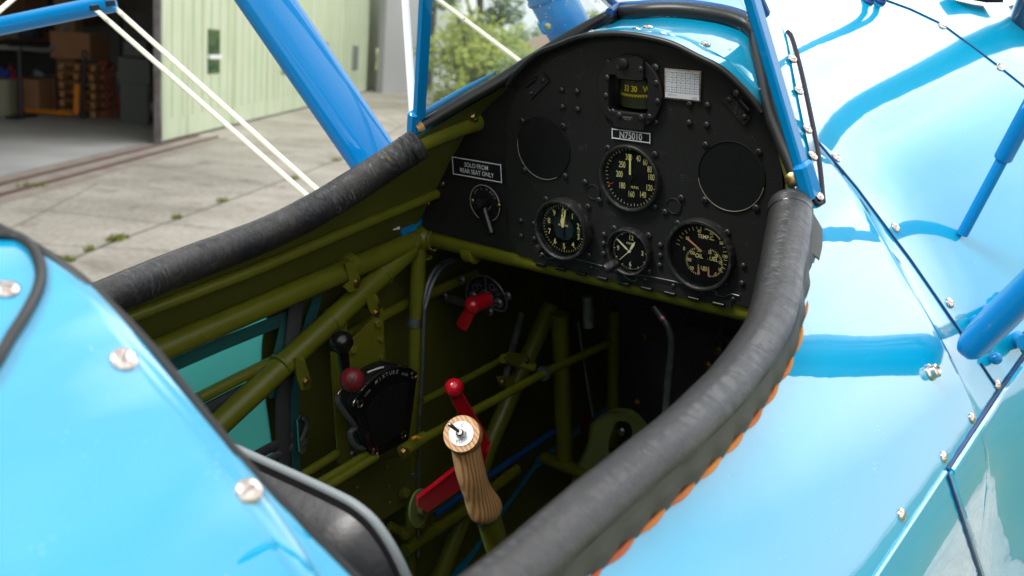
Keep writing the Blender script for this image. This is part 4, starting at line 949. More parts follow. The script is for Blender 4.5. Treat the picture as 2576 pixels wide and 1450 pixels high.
# rear floor-side plate with rivets
pl = clip([qW(845, 625), qW(1060, 520), qW(1385, 325), qW(1660, 300), qW(1660, 690), qW(1600, 770), qW(1335, 935), qW(1200, 780), qW(1000, 700)], .345, None, root, mt='olive_d'); pl.name = 'side_plate'
for x, y in ((1140, 597), (1450, 582), (1457, 738), (1430, 392)): place('olive', 'rivet', P(*qW(x, y), 1, .344), (0, -1, 0), pl, s=.8)
for x, y, d in ((1600, 1040, (-.6, -1, .2)), (1745, 955, (.2, -1, .3)), (1597, 645, (-.5, -1, .3))):
    bb = MB(); hexbolt(bb, P(*qW(x, y), 1, .335), d, .0068, .006); bb.build('clamp_bolt', M['olive_f'], vt)
ftube('clamp_arm', [P(*qW(1450, 965), 1, .35), P(*qW(1600, 1040), 1, .342)], .0075, 'olive', parent=vt)
# stringers behind the fabric opening
for pix, y, r, mt in (([(748, 735), (735, 860), (712, 1000), (712, 1205)], .372, .012, 'fabric_s'), ([(500, 1040), (600, 988), (712, 935)], .372, .0085, 'fabric_s'), ([(510, 1065), (610, 1010), (712, 958)], .372, .006, 'black_m'),
                      ([(620, 1160), (670, 1132), (735, 1100)], .372, .0075, 'fabric_s'), ([(630, 1185), (680, 1155), (735, 1125)], .370, .006, 'dark_alu')):
    ftube('stringer', [P(px_, py_, 1, y) for px_, py_ in pix], r, mt, flat=.45, flatdir=(0, 0, 1) if len(pix) < 4 else (1, 0, 0))
b = MB(); prism(b, [P(px_, py_, 1, .385) for px_, py_ in [(790, 742), (812, 742), (765, 920), (752, 1000), (756, 1196), (738, 1196), (733, 1000), (748, 880)]], (0, .002, 0)); b.build('fabric_flap', M['turq'], root)
for k in range(2):
    b = MB(); pts = [P(x, y, 1, .380 - k * .002) for x, y in ([(420, 925), (560, 865), (745, 790)], [(722, 800), (690, 940), (690, 1000)])[k]]; tube(b, pts, .009, 10, flat=.1, flatdir=(0, 0, 1) if k == 0 else (1, 0, 0)); b.build('fabric_tape', M['turq'], root)
# strap latch
g = empty('strap_latch'); g.parent = root
b = MB(); prism(b, [P(*qW(x, y), 1, .372) for x, y in [(565, 0), (560, -60), (600, -110), (650, -90), (680, -40), (672, 20), (640, 80), (640, 240), (600, 268), (578, 240)]], (0, .003, 0)); b.build('latch_plate', M['steel'], g)
b = MB(); tube(b, [P(*qW(610, -80), 1, .366), P(*qW(650, -30), 1, .366), P(*qW(625, 60), 1, .366), P(*qW(590, 140), 1, .366)], .0026, 8, smooth=3); lathe(b, P(*qW(618, 150), 1, .367), (0, -1, 0), [(.006, 0), (.006, .002), (.003, .003)], 16); b.build('latch_lever', M['dark_alu'], g)
# brass nuts on the side lining
for x, y in ((1183, 288), (1257, 243)):
    c = P(x, y, 1, .232 if x < 1200 else .205); bb = MB(); hexbolt(bb, c, (-.2, -.8, -.4), .0058, .007); hexbolt(bb, c + V((-.001, -.006, -.003)), (-.2, -.8, -.4), .0034, .006); bb.build('lock_nut', M['brass'], root)
place('silver', 'screw', P(936, 572, 1, .372), (-.2, -1, .1), root, s=.9)

# ---------------------------------------------------------------- throttle quadrant
g = empty('throttle_quadrant'); g.parent = root; QY = .272
fo = [(285, 850), (292, 800), (345, 715), (430, 625), (530, 550), (640, 508), (735, 508), (792, 540), (812, 578), (800, 680), (742, 1095), (700, 1132), (480, 1252), (442, 1232), (392, 1140), (330, 950)]
def qpl(name, y, th, mt, k=1.0, edge=False):
    b = MB(); pts = [P(*qT(x, yy), 1, QY) for x, yy in fo]; c = sum(pts, V()) / len(pts); pts = [c + (p - c) * k for p in pts]; pts = [V((p.x, y, p.z)) for p in smooth_path(pts + [pts[0]], 3)[:-1]]
    prism(b, pts, (0, th, 0)); return b.build(name, M[mt], g)
qpl('front_plate', QY, .0025, 'black'); qpl('spacer', QY + .0025, .006, 'hose', .965); qpl('middle_plate', QY + .0085, .0022, 'black_m', 1.0); qpl('spacer', QY + .0107, .006, 'hose', .965); qpl('rear_plate', QY + .0167, .0022, 'black_m', 1.01); qpl('rear_spacer', QY + .0189, .012, 'black_m', .96)
b = MB(); tube(b, [P(*qT(x, y), 1, QY - .0004) for x, y in [(276, 830), (290, 790), (340, 712), (428, 622), (528, 547), (640, 505), (730, 506)]], .0012, 8, smooth=4); b.build('bare_edge', M['chrome'], g)
b = MB(); tube(b, [P(*qT(x, y), 1, QY + .018) for x, y in [(150, 760), (160, 720), (230, 640), (330, 540), (440, 480), (530, 462), (640, 485)]], .0014, 8, smooth=4); b.build('bare_edge', M['chrome'], g)
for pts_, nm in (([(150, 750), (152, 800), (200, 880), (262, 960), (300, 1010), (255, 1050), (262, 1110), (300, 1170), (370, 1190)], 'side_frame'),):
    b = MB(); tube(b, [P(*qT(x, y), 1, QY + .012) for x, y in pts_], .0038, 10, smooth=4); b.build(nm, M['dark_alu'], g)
b = MB(); prism(b, [P(*qT(x, y), 1, QY - .0010) for x, y in [(385, 900), (470, 760), (600, 665), (720, 635), (745, 640), (700, 1050), (480, 1180), (440, 1140)]], (0, .001, 0)); b.build('cover_disc', M['dial'], g)
def arctext(s, pix, h, mi_m):
    b = MB(); n = len(s)
    pts = smooth_path([P(*qT(x, y), 1, QY - .0008) for x, y in pix], 12); L = [0]
    for i in range(1, len(pts)): L.append(L[-1] + (pts[i] - pts[i - 1]).length)
    for k, ch in enumerate(s):
        t = L[-1] * k / max(1, n - 1); i = min(range(len(L)), key=lambda j: abs(L[j] - t)); T = (pts[min(i + 1, len(pts) - 1)] - pts[max(0, i - 1)]).normalized()
        text(b, ch, pts[i], T, V((0, -1, 0)).cross(T), h, 0, .9, bold=.01)
    return b.build('lettering', M[mi_m], g)
arctext('MIXTURE', [(470, 630), (510, 598), (550, 570), (600, 552), (645, 545)], .0055, 'grey_l'); arctext('LEAN', [(378, 745), (395, 722), (413, 702)], .0034, 'grey_l'); arctext('RICH', [(692, 562), (710, 564), (728, 570)], .0034, 'grey_l')
b = MB()
for k in range(9):
    c = P(*qT(405 + k * 15, 548 - k * 7 + k * k * .25), 1, QY + .006); box(b, c + V((0, 0, .0)), (.0024, .002, .0012), mi=0)
b.build('arc_lettering', M['white'], g)
for x, y in ((333, 812), (787, 572), (700, 1068), (463, 1212)):
    c = P(*qT(x, y), 1, QY - .0002); b = MB(); lathe(b, c, (0, -1, 0), [(.0058, 0), (.0058, .0008), (.0046, .0014), (.0044, .0006), (0, .0008)], 20); box(b, c + V((0, -.0012, 0)), (.0070, .0006, .0011), mi=1); box(b, c + V((0, -.0012, 0)), (.0011, .0006, .0070), mi=1); b.build('plate_screw', [M['chrome'], M['black']], g)
c = P(*qT(180, 298), 1, QY + .012); b = MB(); ball(b, c, .0148, seg=28); prism(b, [P(*qT(x, y), 1, QY + .010) for x, y in [(158, 350), (238, 350), (250, 500), (262, 640), (210, 640), (180, 500)]], (0, .005, 0)); b.build('throttle_lever', M['black'], g)
c = P(*qT(270, 612), 1, QY - .006); b = MB(); ball(b, c, .0158, seg=28); ml = b.build('mixture_knob', M['maroon'], g)
dv = -(ray(*qT(262, 620))); b = MB(); x_, y_, z_ = frame(dv, (0, 0, 1)); text(b, 'M', c + dv * .0158, (C_R - dv * C_R.dot(dv)).normalized(), dv.cross((C_R - dv * C_R.dot(dv)).normalized()), .0080, 0, .9, bold=.02, lift=.0002); b.build('knob_lettering', mat('engraved_maroon', (.07, .006, .01), .5), g)
b = MB(); tube(b, [c, P(*qT(300, 700), 1, QY + .004)], .0028, 10); b.build('mixture_arm', M['black_m'], g)

# red lever
g = empty('red_lever'); g.parent = root; c = P(*qT(1122, 678), 1, .20); b = MB(); ball(b, c, .0128, seg=28); b.build('knob', M['red'], g)
b = MB(); A = [qT(1088, 735), qT(1180, 712), qT(1215, 770), qT(1300, 920), qT(1378, 1060), qT(1408, 1150), qT(1395, 1220), qT(1340, 1270), qT(1290, 1180), qT(1180, 920), qT(1130, 820)]
prism(b, [P(x, y, 1, .20) for x, y in A], (0, .004, 0)); tube(b, [P(*qT(1180, 712), 1, .199), P(*qT(1215, 770), 1, .199), P(*qT(1300, 920), 1, .199), P(*qT(1380, 1060), 1, .199), P(*qT(1408, 1150), 1, .199), P(*qT(1395, 1220), 1, .199)], .0018, 8, smooth=3); b.build('arm', M['red'], g)
b = MB(); A = [(1235, 1110), (1212, 1195), (1075, 1290), (1052, 1275), (1052, 1250), (1180, 1150)]
prism(b, [P(x, y, 1, .203) for x, y in A], (0, .004, 0)); tube(b, [P(1050, 1256, 1, .200), P(1190, 1146, 1, .200)], .0018, 8); b.build('link', M['red'], g)
b = MB(); lathe(b, P(1052, 1278, 1, .225), (.25, -1, .1), [(.026, 0), (.026, .003), (.010, .004), (.010, .012), (0, .013)], 30); b.build('pivot_disc', M['olive_p'], g)

# fuel selector
g = empty('fuel_selector'); g.parent = root; FX = .085
out5 = [(806, 730), (815, 620), (855, 555), (920, 507), (1000, 494), (1080, 512), (1180, 590), (1250, 690), (1290, 790), (1296, 850), (1272, 910), (1232, 922), (1120, 896), (1040, 868), (900, 835), (825, 782)]
b = MB(); pts = [P(*q5(x, y), 0, FX) for x, y in out5]; pts = smooth_path(pts + [pts[0]], 3)[:-1]; prism(b, pts, (.003, 0, 0), 0); tube(b, [p + V((-.0008, 0, 0)) for p in pts + [pts[0]]], .0013, 6, mi=1)
tube(b, [P(*q5(1030, 512), 0, FX - .0006), P(*q5(1040, 715), 0, FX - .0006)], .0011, 6, mi=1); lathe(b, P(*q5(1050, 790), 0, FX), OUT, [(.0165, 0), (.0165, .0012), (.012, .0016)], 28, 1)
for x, y, s, a in ((925, 628, 'ON', -42), (1147, 680, 'OFF', 44)):
    aa = math.radians(a)
    if s == 'ON': L_ = [('O', 905, 648), ('N', 945, 608)]
    else: L_ = [('O', 1110, 635), ('F', 1150, 680), ('F', 1186, 728)]
    for ch, lx, ly in L_: text(b, ch, P(*q5(lx, ly), 0, FX - .0006), V((0, -math.cos(aa), -math.sin(aa))), V((0, -math.sin(aa), math.cos(aa))), .0112, 1, .85, bold=.01)
b.build('selector_plate', [M['dial'], M['alu']], g)
for x, y in ((888, 742), (1195, 825)): place('silver', 'screw', P(*q5(x, y), 0, FX - .001), OUT, g, s=1.9)
for x, y in ((540, 742), (750, 550), (1085, 930), (1305, 740)): place('silver', 'screw', P(*q5(x, y), 0, FX), OUT, g, s=1.6)
b = MB(); box(b, P(*q5(700, 800), 0, FX + .008), (.004, .055, .012)); b.build('mounting_strap', M['floor'], g)
b = MB(); a0 = P(*q5(1060, 780), 0, FX - .002); a1 = P(*q5(885, 850), 0, FX - .030); a2 = P(*q5(735, 1125), 0, FX - .034)
tube(b, [a0, a1], [.0125, .0130], 20); ball(b, a1, .0135); tube(b, [a1, a1.lerp(a2, .3), a1.lerp(a2, .92), a2], [.0115, .0098, .0110, .0065], 16, flat=.55, flatdir=(0, 1, .3)); b.build('handle', M['red'], g)

# control stick
g = empty('control_stick'); g.parent = root
top = P(1163, 1085, 1, 0); bot = P(1226, 1290, 1, 0); ax = (bot - top).normalized(); L = (bot - top).length
fd = (-(ray(1150, 1090)) + V((0, .28, .12))).normalized()
hc = P(*qS(1010, 432), 1, 0)
b = MB(); lathe(b, hc - fd * .026, fd, [(.0, 0), (.010, .0), (.0165, .004), (.0192, .012), (.0194, .0235), (.0186, .026), (0.0, .0262)], 40)
# palm swell: elliptical sections along the axis
pr_ = [(.00, .0135), (.10, .0150), (.25, .0152), (.42, .0155), (.58, .0152), (.70, .0157), (.82, .0176), (.90, .0188), (.96, .0184), (1.0, .0160)]
st = hc - fd * .013
pts = [st.lerp(bot, t) + V((-.006, 0, 0)) * math.sin(math.pi * t) for t, r in pr_]; tube(b, pts, [r for t, r in pr_], 32, flat=1.0, flatdir=(1, 0, 0), smooth=3); gr = b.build('wooden_grip', M['wood'], g)
b = MB(); lathe(b, hc + fd * .0003, fd, [(.0128, 0), (.0128, .0007), (0.0, .0007)], 36, 0)
xr = (C_R - fd * C_R.dot(fd)).normalized(); yu = fd.cross(xr)
text(b, 'IC', hc + yu * .0082 + xr * .0015 + fd * .0009, xr, yu, .0040, 1, .75, bold=.0); text(b, 'PTT', hc - yu * .0082 - xr * .0015 + fd * .0009, xr, yu, .0040, 1, .75); lathe(b, hc + xr * .0085 - yu * .004 + fd * .0007, fd, [(.0011, 0), (0, .0003)], 10, 1)
b.build('switch_disc', [M['white'], M['ink']], g)
td = (fd + xr * -.55 + yu * .42).normalized()
b = MB(); lathe(b, hc + fd * .001, fd, [(.0054, 0), (.0054, .0028), (.0045, .003)], 6, smooth=False); lathe(b, hc + fd * .003, fd, [(.0040, 0), (.0040, .0045), (.0028, .006), (0, .006)], 20)
tube(b, [hc + fd * .006, hc + fd * .006 + td * .011, hc + fd * .006 + td * .0155], [.0016, .0020, .0023], 12); ball(b, hc + fd * .006 + td * .016, .0023, seg=12); b.build('toggle_switch', M['steel'], g)
pp_ = P(*qS(1040, 762), 1, .016); b = MB(); lathe(b, pp_ - V((0, 0, 0)), (-.8, .5, .5), [(.0045, -.002), (.0045, .001), (.0025, .002), (0, .002)], 16); b.build('grip_screw', M['steel'], g)
ftube('stick_tube', [bot - ax * .02, P(1240, 1340, 1, 0), P(1275, 1455, 1, 0), P(1330, 1640, 1, 0)], .0135, 'olive', parent=g)

# rudder pedal: a bent plate with a slot
g = empty('rudder_pedal'); g.parent = root; PX = .30
ou = [(462, 1315), (468, 1240), (500, 1155), (550, 1055), (578, 965), (592, 880), (640, 828), (700, 800), (760, 790), (835, 800), (900, 848), (950, 912), (985, 990), (990, 1060), (940, 1130), (840, 1180), (720, 1215), (610, 1245), (520, 1290)]
sl_ = [(770, 868), (735, 885), (718, 925), (700, 985), (688, 1055), (700, 1105), (735, 1130), (775, 1120), (815, 1080), (838, 1030), (850, 970), (850, 915), (820, 876)]
def rs(pts, n):
    pts = [V((x, y, 0)) for x, y in pts]; pts = smooth_path(pts + [pts[0]], 4)[:-1]; c = V((770, 1000, 0))
    o = []
    for k in range(n):
        a = 2 * math.pi * k / n; d = V((math.cos(a), math.sin(a), 0)); best = None
        for i in range(len(pts)):
            p, q = pts[i] - c, pts[(i + 1) % len(pts)] - c; den = d.x * (q.y - p.y) - d.y * (q.x - p.x)
            if abs(den) < 1e-9: continue
            t = (p.x * (q.y - p.y) - p.y * (q.x - p.x)) / den; u_ = (p.x * d.y - p.y * d.x) / den
            if t > 0 and 0 <= u_ <= 1 and (best is None or t > best): best = t
        o.append(c + d * (best or 1))
    return o
n = 72; A = [P(*qU(p.x, p.y), 0, PX) for p in rs(ou, n)]; B_ = [P(*qU(p.x, p.y), 0, PX + .006) for p in rs(sl_, n)]; b = MB()
R0 = [p + V((-.010, 0, 0)) for p in A]; cn = sum(A, V()) / n; R1 = [p + (cn - p) * .035 + V((-.002, 0, 0)) for p in A]
vs = R0 + R1 + B_ + [p + V((.004, 0, 0)) for p in B_] + [p + V((.006, 0, 0)) for p in A]
b.add(vs, [(r_ * n + k, r_ * n + (k + 1) % n, (r_ + 1) * n + (k + 1) % n, (r_ + 1) * n + k) for r_ in range(4) for k in range(n)] + [(4 * n + k, 4 * n + (k + 1) % n, (k + 1) % n, k) for k in range(n)], 0, True)
b.build('pedal_plate', M['olive_p'], g, auto=50); bb = MB(); hexbolt(bb, P(*qU(777, 940), 0, PX + .03), (-1, 0, .2), .006, .006); bb.build('pedal_bolt', M['steel'], g)
b = MB(); prism(b, [P(*qU(x, y), 0, .50) for x, y in [(500, 810), (570, 830), (560, 970), (500, 950)]], (.004, 0, 0)); b.build('red_block', mat('faded_red_block', (.10, .012, .01), .6), root)

# front seat back: padded leather sheet with grey piping
ZS = 0
pro = [(-.200, -.60), (-.200, -.20), (-.197, -.115), (-.190, -.087), (-.175, -.064), (-.156, -.052), (-.12, -.049), (0, -.050), (.12, -.049), (.156, -.052), (.175, -.064), (.190, -.087), (.197, -.115), (.200, -.20), (.200, -.60)]
pro = [(p.x, p.y) for p in smooth_path([V((y, z + ZS, 0)) for y, z in pro], 4)]
g = empty('seat_back'); g.parent = root; b = MB(); n = len(pro); rows = []
for off_, k in ((-.605, .985), (-.622, .955), (-.650, .86), (-.690, .5)):
    rows.append([V((off_, y * k, (z + .35) * k - .35)) for y, z in pro])
vs = [p for r_ in rows for p in r_]; b.add(vs, [(r_ * n + k, r_ * n + k + 1, (r_ + 1) * n + k + 1, (r_ + 1) * n + k) for r_ in range(3) for k in range(n - 1)] + [tuple(3 * n + k for k in range(n))], 0, True)
prism(b, [V((-.604, y, z)) for y, z in pro], (.003, 0, 0)); b.build('seat_leather', M['seatl'], g, auto=60)
b = MB(); tube(b, [V((-.602, y * 1.012, z + .003)) for y, z in pro], .0033, 12); b.build('piping', M['piping'], g)

# ---------------------------------------------------------------- struts and wires outside
def strut(name, base, d, L, chord, thick, cdir, mt='blue2', parent=root):
    base = V(base); d = V(d).normalized(); c = V(cdir); c = (c - d * c.dot(d)).normalized(); w = d.cross(c); b = MB(); S = 28; rows = []
    for s, k in ((-.012, .45), (-.008, .75), (0, .93), (.01, 1), (L, 1)):
        r_ = []
        for i in range(S):
            a = 2 * math.pi * i / S; x = math.copysign(abs(math.cos(a)) ** .75, math.cos(a)); y = math.copysign(abs(math.sin(a)) ** .55, math.sin(a))
            r_.append(base + d * s + c * (x * chord / 2 * k) + w * (y * thick / 2 * k))
        rows.append(r_)
    vs = [p for r_ in rows for p in r_]; b.add(vs, [(r_ * S + k, r_ * S + (k + 1) % S, (r_ + 1) * S + (k + 1) % S, (r_ + 1) * S + k) for r_ in range(4) for k in range(S)] + [tuple(range(S - 1, -1, -1)), tuple(4 * S + k for k in range(S))], 0, True)
    return b.build(name, M[mt], parent, auto=50)
SD = V((-.186, .504, .844))
for s_ in (1, -1):
    base = V((.022, .372 if s_ > 0 else .392, -.128 if s_ > 0 else -.118)); base.y *= s_
    dd = V((SD.x, SD.y * s_, SD.z)); o = strut('cabane_strut', base, dd, 1.15, .084 if s_ > 0 else .070, .036 if s_ > 0 else .032, (1, 0, 0))
    if s_ < 0:
        for (x, y, r, h, nutty) in ((2468, 800, .0085, .013, 0), (2545, 868, .0105, .012, 1)):
            c, nn_ = hit(x, y, .004); u_ = V((1, 0, 0)) if not nutty else V((.5, -.6, -.3)); b = MB(); c = c + nn_ * .012
            if not nutty: hexbolt(b, c, (-.75, -.35, .35), r, h)
            else:
                lathe(b, c, (.55, -.75, -.1), [(r * 1.25, 0), (r * 1.25, .002)], 20); lathe(b, c + V((.55, -.75, -.1)).normalized() * .002, (.55, -.75, -.1), [(r, 0), (r, .008), (r * .8, .010)], 6, smooth=False); lathe(b, c + V((.55, -.75, -.1)).normalized() * .011, (.55, -.75, -.1), [(r * .62, 0), (r * .62, .006), (0, .006)], 14)
            b.build('strut_bolt', M['brass'], o)
            b = MB(); tube(b, [c, hit(x, y, .0)[0] + V((.02, 0, .0))], .009, 12); b.build('bolt_lug', M['blue2'], o)
        for x, y in ((2443, 812), (2455, 842), (2510, 757), (2524, 745), (2492, 905)): p, n2 = hit(x, y, .006); b = MB(); ball(b, p, .0065, seg=12); b.build('lug_rivet', M['blue2'], o)
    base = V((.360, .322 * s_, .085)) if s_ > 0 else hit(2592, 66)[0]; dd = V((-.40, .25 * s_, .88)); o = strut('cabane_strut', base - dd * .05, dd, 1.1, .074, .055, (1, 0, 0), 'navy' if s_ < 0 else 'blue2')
    b = MB(); dn = dd.normalized(); c = base + dn * .030
    if s_ < 0: c = base + dn * .01; lathe(b, c, dn, [(.046, -.012), (.046, -.006), (.043, -.003), (.041, -.003)], 36); b.build('rubber_boot', M['rubber'], o)
    else:
        c = base + dn * .085; lathe(b, c, dn, [(.039, -.001), (.0385, 0), (.039, .002)], 30); b.build('band', M['blue_dull'], o)
a, c = P(1345, -2, 1, .355), P(1404, 112, 1, .335); d = (a - c)
o = ftube('white_tube', [c - d * .6, c, a, a + d * 4], .0095, 'wpipe')
b = MB(); m_ = P(1378, 62, 1, .345); lathe(b, m_, d, [(.0135, -.010), (.0145, -.008), (.0145, .008), (.0135, .010)], 20); box(b, m_ + V((.02, 0, 0)), (.03, .012, .024), bev=.003); lathe(b, m_ + V((-.012, -.008, -.002)), (-1, -.6, .2), [(.0105, 0), (.0105, .006), (.008, .008), (0, .008)], 20); cl_ = b.build('pipe_clamp', M['blue2'], o)
b = MB(); lathe(b, m_ + V((-.018, -.013, 0)), (-1, -.6, .2), [(.0058, 0), (.0052, .004), (0, .005)], 14); b.build('clamp_bolt', M['brass'], o)
def wire(pa, ya, pb, yb, r, ext=(0, 0), mt='wire', name='flying_wire', fl=1.0):
    A, B2 = P(*pa, 1, ya), P(*pb, 1, yb); d = B2 - A; return ftube(name, [A - d * ext[0], B2 + d * ext[1]], r, mt, 0, 12, flat=fl)
wire((238, 22), 1.15, (772, 492), .62, .0046, (0, .2)); wire((278, 10), 1.15, (792, 472), .62, .0046, (0, .2))
wire((1043, 350), .37, (1019, 0), .46, .0058, (.15, .8), 'wpipe')
wire((1312, 158), .70, (1095, -6), 1.0, .0052, (.3, .6))
wire((0, 26), 1.5, (40, -8), 1.6, .0050, (2, 2))
b = MB(); A = P(287, 7, 1, 1.13); B2 = P(0, 66, 1, 1.35); d = B2 - A
tube(b, [A, A + d * .01, A + d * 2.2], [.012, .0165, .0165], 16, flat=.8); jv = b.build('spreader_bar', M['blue2'], root)
for x, y in ((238, 20), (278, 9)): b = MB(); box(b, P(x, y, 1, 1.115), (.016, .006, .010)); b.build('wire_slot', M['black'], jv)
# two thin fuel lines rising from the front deck, near side
for x, r in ((2182, .0042), (2212, .0042)):
    p, n2 = hit(x, 3, 0); b = MB(); lathe(b, p, n2, [(.0085, -.002), (.008, .003), (.005, .006)], 16); tube(b, [p, p + n2 * .05, p + n2 * .05 + V((0, -.03, .25)), p + n2 * .05 + V((-.02, -.08, .8))], r, 10, smooth=4); b.build('fuel_line', M['blue_dull'], root)
# solid tube standing in for a reflection on the skin by the main strut
a, _ = hit(2415, 592, .003); c = P(2548, 352, 1, a.y - .035); d = c - a
o = ftube('reflection_tube', [a, a + d * .8, c], .0062, 'blue2'); b = MB(); lathe(b, a + d * .80, d, [(.0085, 0), (.0095, .002), (.0095, .2), (.007, .2)], 16); b.build('reflection_sleeve', M['blue2'], o)
# finned cylinder head just beyond the cowling
b = MB()
for k in range(14): p = hit(2396 + k * 7, 1 + k * 1.2, .012)[0]; box(b, p, (.003, .022, .010), (V((.9, .3, 0)).normalized(), V((-.3, .9, 0)).normalized(), V((0, 0, 1))))
b.build('engine_fins', M['black_m'], root)

# ================================================================ the airfield
def st(o): o['kind'] = 'structure'; return o
M['concrete'] = None
def concrete():
    m = mat('apron_concrete', (.3, .28, .25), .85)
    n = m.node_tree.nodes; l = m.node_tree.links; b = n['Principled BSDF']; t = n.new('ShaderNodeTexCoord')
    a = n.new('ShaderNodeTexNoise'); a.inputs['Scale'].default_value = .55; a.inputs['Detail'].default_value = 7; a.inputs['Roughness'].default_value = .62
    c = n.new('ShaderNodeTexNoise'); c.inputs['Scale'].default_value = 14; c.inputs['Detail'].default_value = 5
    r = n.new('ShaderNodeValToRGB'); r.color_ramp.elements[0].color = (.32, .287, .232, 1); r.color_ramp.elements[1].color = (.52, .475, .400, 1); r.color_ramp.elements[0].position = .35; r.color_ramp.elements[1].position = .66
    k = n.new('ShaderNodeMixRGB'); k.blend_type = 'MULTIPLY'; k.inputs[0].default_value = .55
    r2 = n.new('ShaderNodeValToRGB'); r2.color_ramp.elements[0].color = (.6, .58, .55, 1); r2.color_ramp.elements[1].color = (1, 1, 1, 1); r2.color_ramp.elements[0].position = .38; r2.color_ramp.elements[1].position = .6
    l.new(t.outputs['Object'], a.inputs['Vector']); l.new(t.outputs['Object'], c.inputs['Vector']); l.new(a.outputs['Fac'], r.inputs[0]); l.new(c.outputs['Fac'], r2.inputs[0])
    l.new(r.outputs[0], k.inputs[1]); l.new(r2.outputs[0], k.inputs[2]); 
    vo = n.new('ShaderNodeTexVoronoi'); vo.feature = 'DISTANCE_TO_EDGE'; vo.inputs['Scale'].default_value = .22; ds = n.new('ShaderNodeMixRGB'); ds.inputs[0].default_value = .10
    l.new(t.outputs['Object'], ds.inputs[1]); l.new(c.outputs['Color'], ds.inputs[2]); l.new(ds.outputs[0], vo.inputs['Vector'])
    rc = n.new('ShaderNodeValToRGB'); rc.color_ramp.elements[0].position = .002; rc.color_ramp.elements[0].color = (.45, .42, .36, 1); rc.color_ramp.elements[1].position = .006; rc.color_ramp.elements[1].color = (1, 1, 1, 1); l.new(vo.outputs['Distance'], rc.inputs[0])
    st_ = n.new('ShaderNodeTexNoise'); st_.inputs['Scale'].default_value = 1.7; st_.inputs['Detail'].default_value = 4; st_.inputs['Distortion'].default_value = .6; l.new(t.outputs['Object'], st_.inputs['Vector'])
    rs_ = n.new('ShaderNodeValToRGB'); rs_.color_ramp.elements[0].position = .58; rs_.color_ramp.elements[0].color = (1, 1, 1, 1); rs_.color_ramp.elements[1].position = .74; rs_.color_ramp.elements[1].color = (.62, .60, .57, 1); l.new(st_.outputs['Fac'], rs_.inputs[0])
    k1 = n.new('ShaderNodeMixRGB'); k1.blend_type = 'MULTIPLY'; k1.inputs[0].default_value = .8; l.new(k.outputs[0], k1.inputs[1]); l.new(rc.outputs[0], k1.inputs[2])
    k2 = n.new('ShaderNodeMixRGB'); k2.blend_type = 'MULTIPLY'; k2.inputs[0].default_value = 1; l.new(k1.outputs[0], k2.inputs[1]); l.new(rs_.outputs[0], k2.inputs[2])
    l.new(k2.outputs[0], b.inputs['Base Color']); return m
M['concrete'] = concrete()
b = MB(); b.add([(-300, -300, 0), (900, -300, 0), (900, 600, 0), (-300, 600, 0)], [(0, 1, 2, 3)]); st(b.build('ground', M['concrete']))
gr_m = mat('rough_grass', (.075, .13, .02), .95, noise=(.5, .3, .7), alt=(.12, .15, .04))
b = MB(); b.add([(-60, -80, .012), (90, -80, .012), (90, -2.3, .012), (-60, -2.3, .012)], [(0, 1, 2, 3)]); st(b.build('reflected_grass', gr_m))  # unseen strip added so the lower right skin reflects teal green
# wall line of the hangar: through the foot of the door edge, towards the vanishing point
B0 = G(404, 363); dirW = RW @ ray(1293, 157); dirW.z = 0; dirW.normalize(); nW = V((-dirW.y, dirW.x, 0))      # nW points into the hangar
if nW.dot(B0 - V((CAM_W.x, CAM_W.y, 0))) < 0: nW = -nW
Z = V((0, 0, 1))
def wp(u, v=0, h=0): return B0 + dirW * u + nW * v + Z * h
def upx(px, v=0):         # distance along the wall of the vertical plane seen at pixel column px (foot line)
    d = RW @ ray(px, 250); d.z = 0; o = CAM_W.copy(); o.z = 0
    # o + d t = B0 + nW v + dirW u
    r = B0 + nW * v - o; den = d.x * -dirW.y + d.y * dirW.x
    t = (r.x * -dirW.y + r.y * dirW.x) / den; return (o + d * t - B0 - nW * v).dot(dirW)
def onv(px, py, v):       # point of the vertical plane v metres behind the wall face seen at a pixel
    d = RW @ ray(px, py); t = (B0 + nW * v - CAM_W).dot(nW) / d.dot(nW); return CAM_W + d * t
# joints of the slabs, with their weeds
jm = mat('dirt_joint', (.10, .09, .065), .95)
def joint(a, c, w=.012):
    A, B2 = G(*a, .004), G(*c, .004); d = (B2 - A).normalized(); s = V((-d.y, d.x, 0)) * w; A -= d * .3; B2 += d * .3; b = MB(); b.add([A + s, A - s, B2 - s, B2 + s], [(0, 1, 2, 3)]); return st(b.build('slab_joint', jm))
joint((60, 700), (290, 607)); joint((290, 607), (555, 512)); joint((555, 512), (880, 392)); joint((100, 528), (700, 592), .006); joint((0, 590), (230, 470), .006); joint((880, 395), (1040, 300)); joint((330, 470), (820, 500), .006)
wm = mat('weed_green', (.15, .22, .02), .8, noise=(30, .3, .7), alt=(.25, .26, .03)); wb = MB()
for (px, py, n, rad) in [(85, 470, 110, .22), (150, 660, 60, .08), (170, 658, 60, .08), (222, 632, 40, .06), (290, 605, 110, .10), (310, 600, 40, .08), (445, 550, 50, .07), (560, 508, 60, .10), (735, 452, 60, .12), (845, 405, 60, .12)]:
    c = G(px, py, 0)
    for k in range(n):
        a = random.random() * 6.28; r_ = rad * random.random() ** .6; p = c + V((math.cos(a) * r_, math.sin(a) * r_ * .7, 0)); h = .03 + .05 * random.random(); e = V((random.uniform(-.03, .03), random.uniform(-.03, .03), h)); s = V((random.uniform(-1, 1), random.uniform(-1, 1), 0)).normalized() * .008
        wb.add([p - s, p + s, p + e], [(0, 1, 2)], 0, False)
tag(wb.build('weeds', wm), kind='stuff')
for k in range(60):
    pass
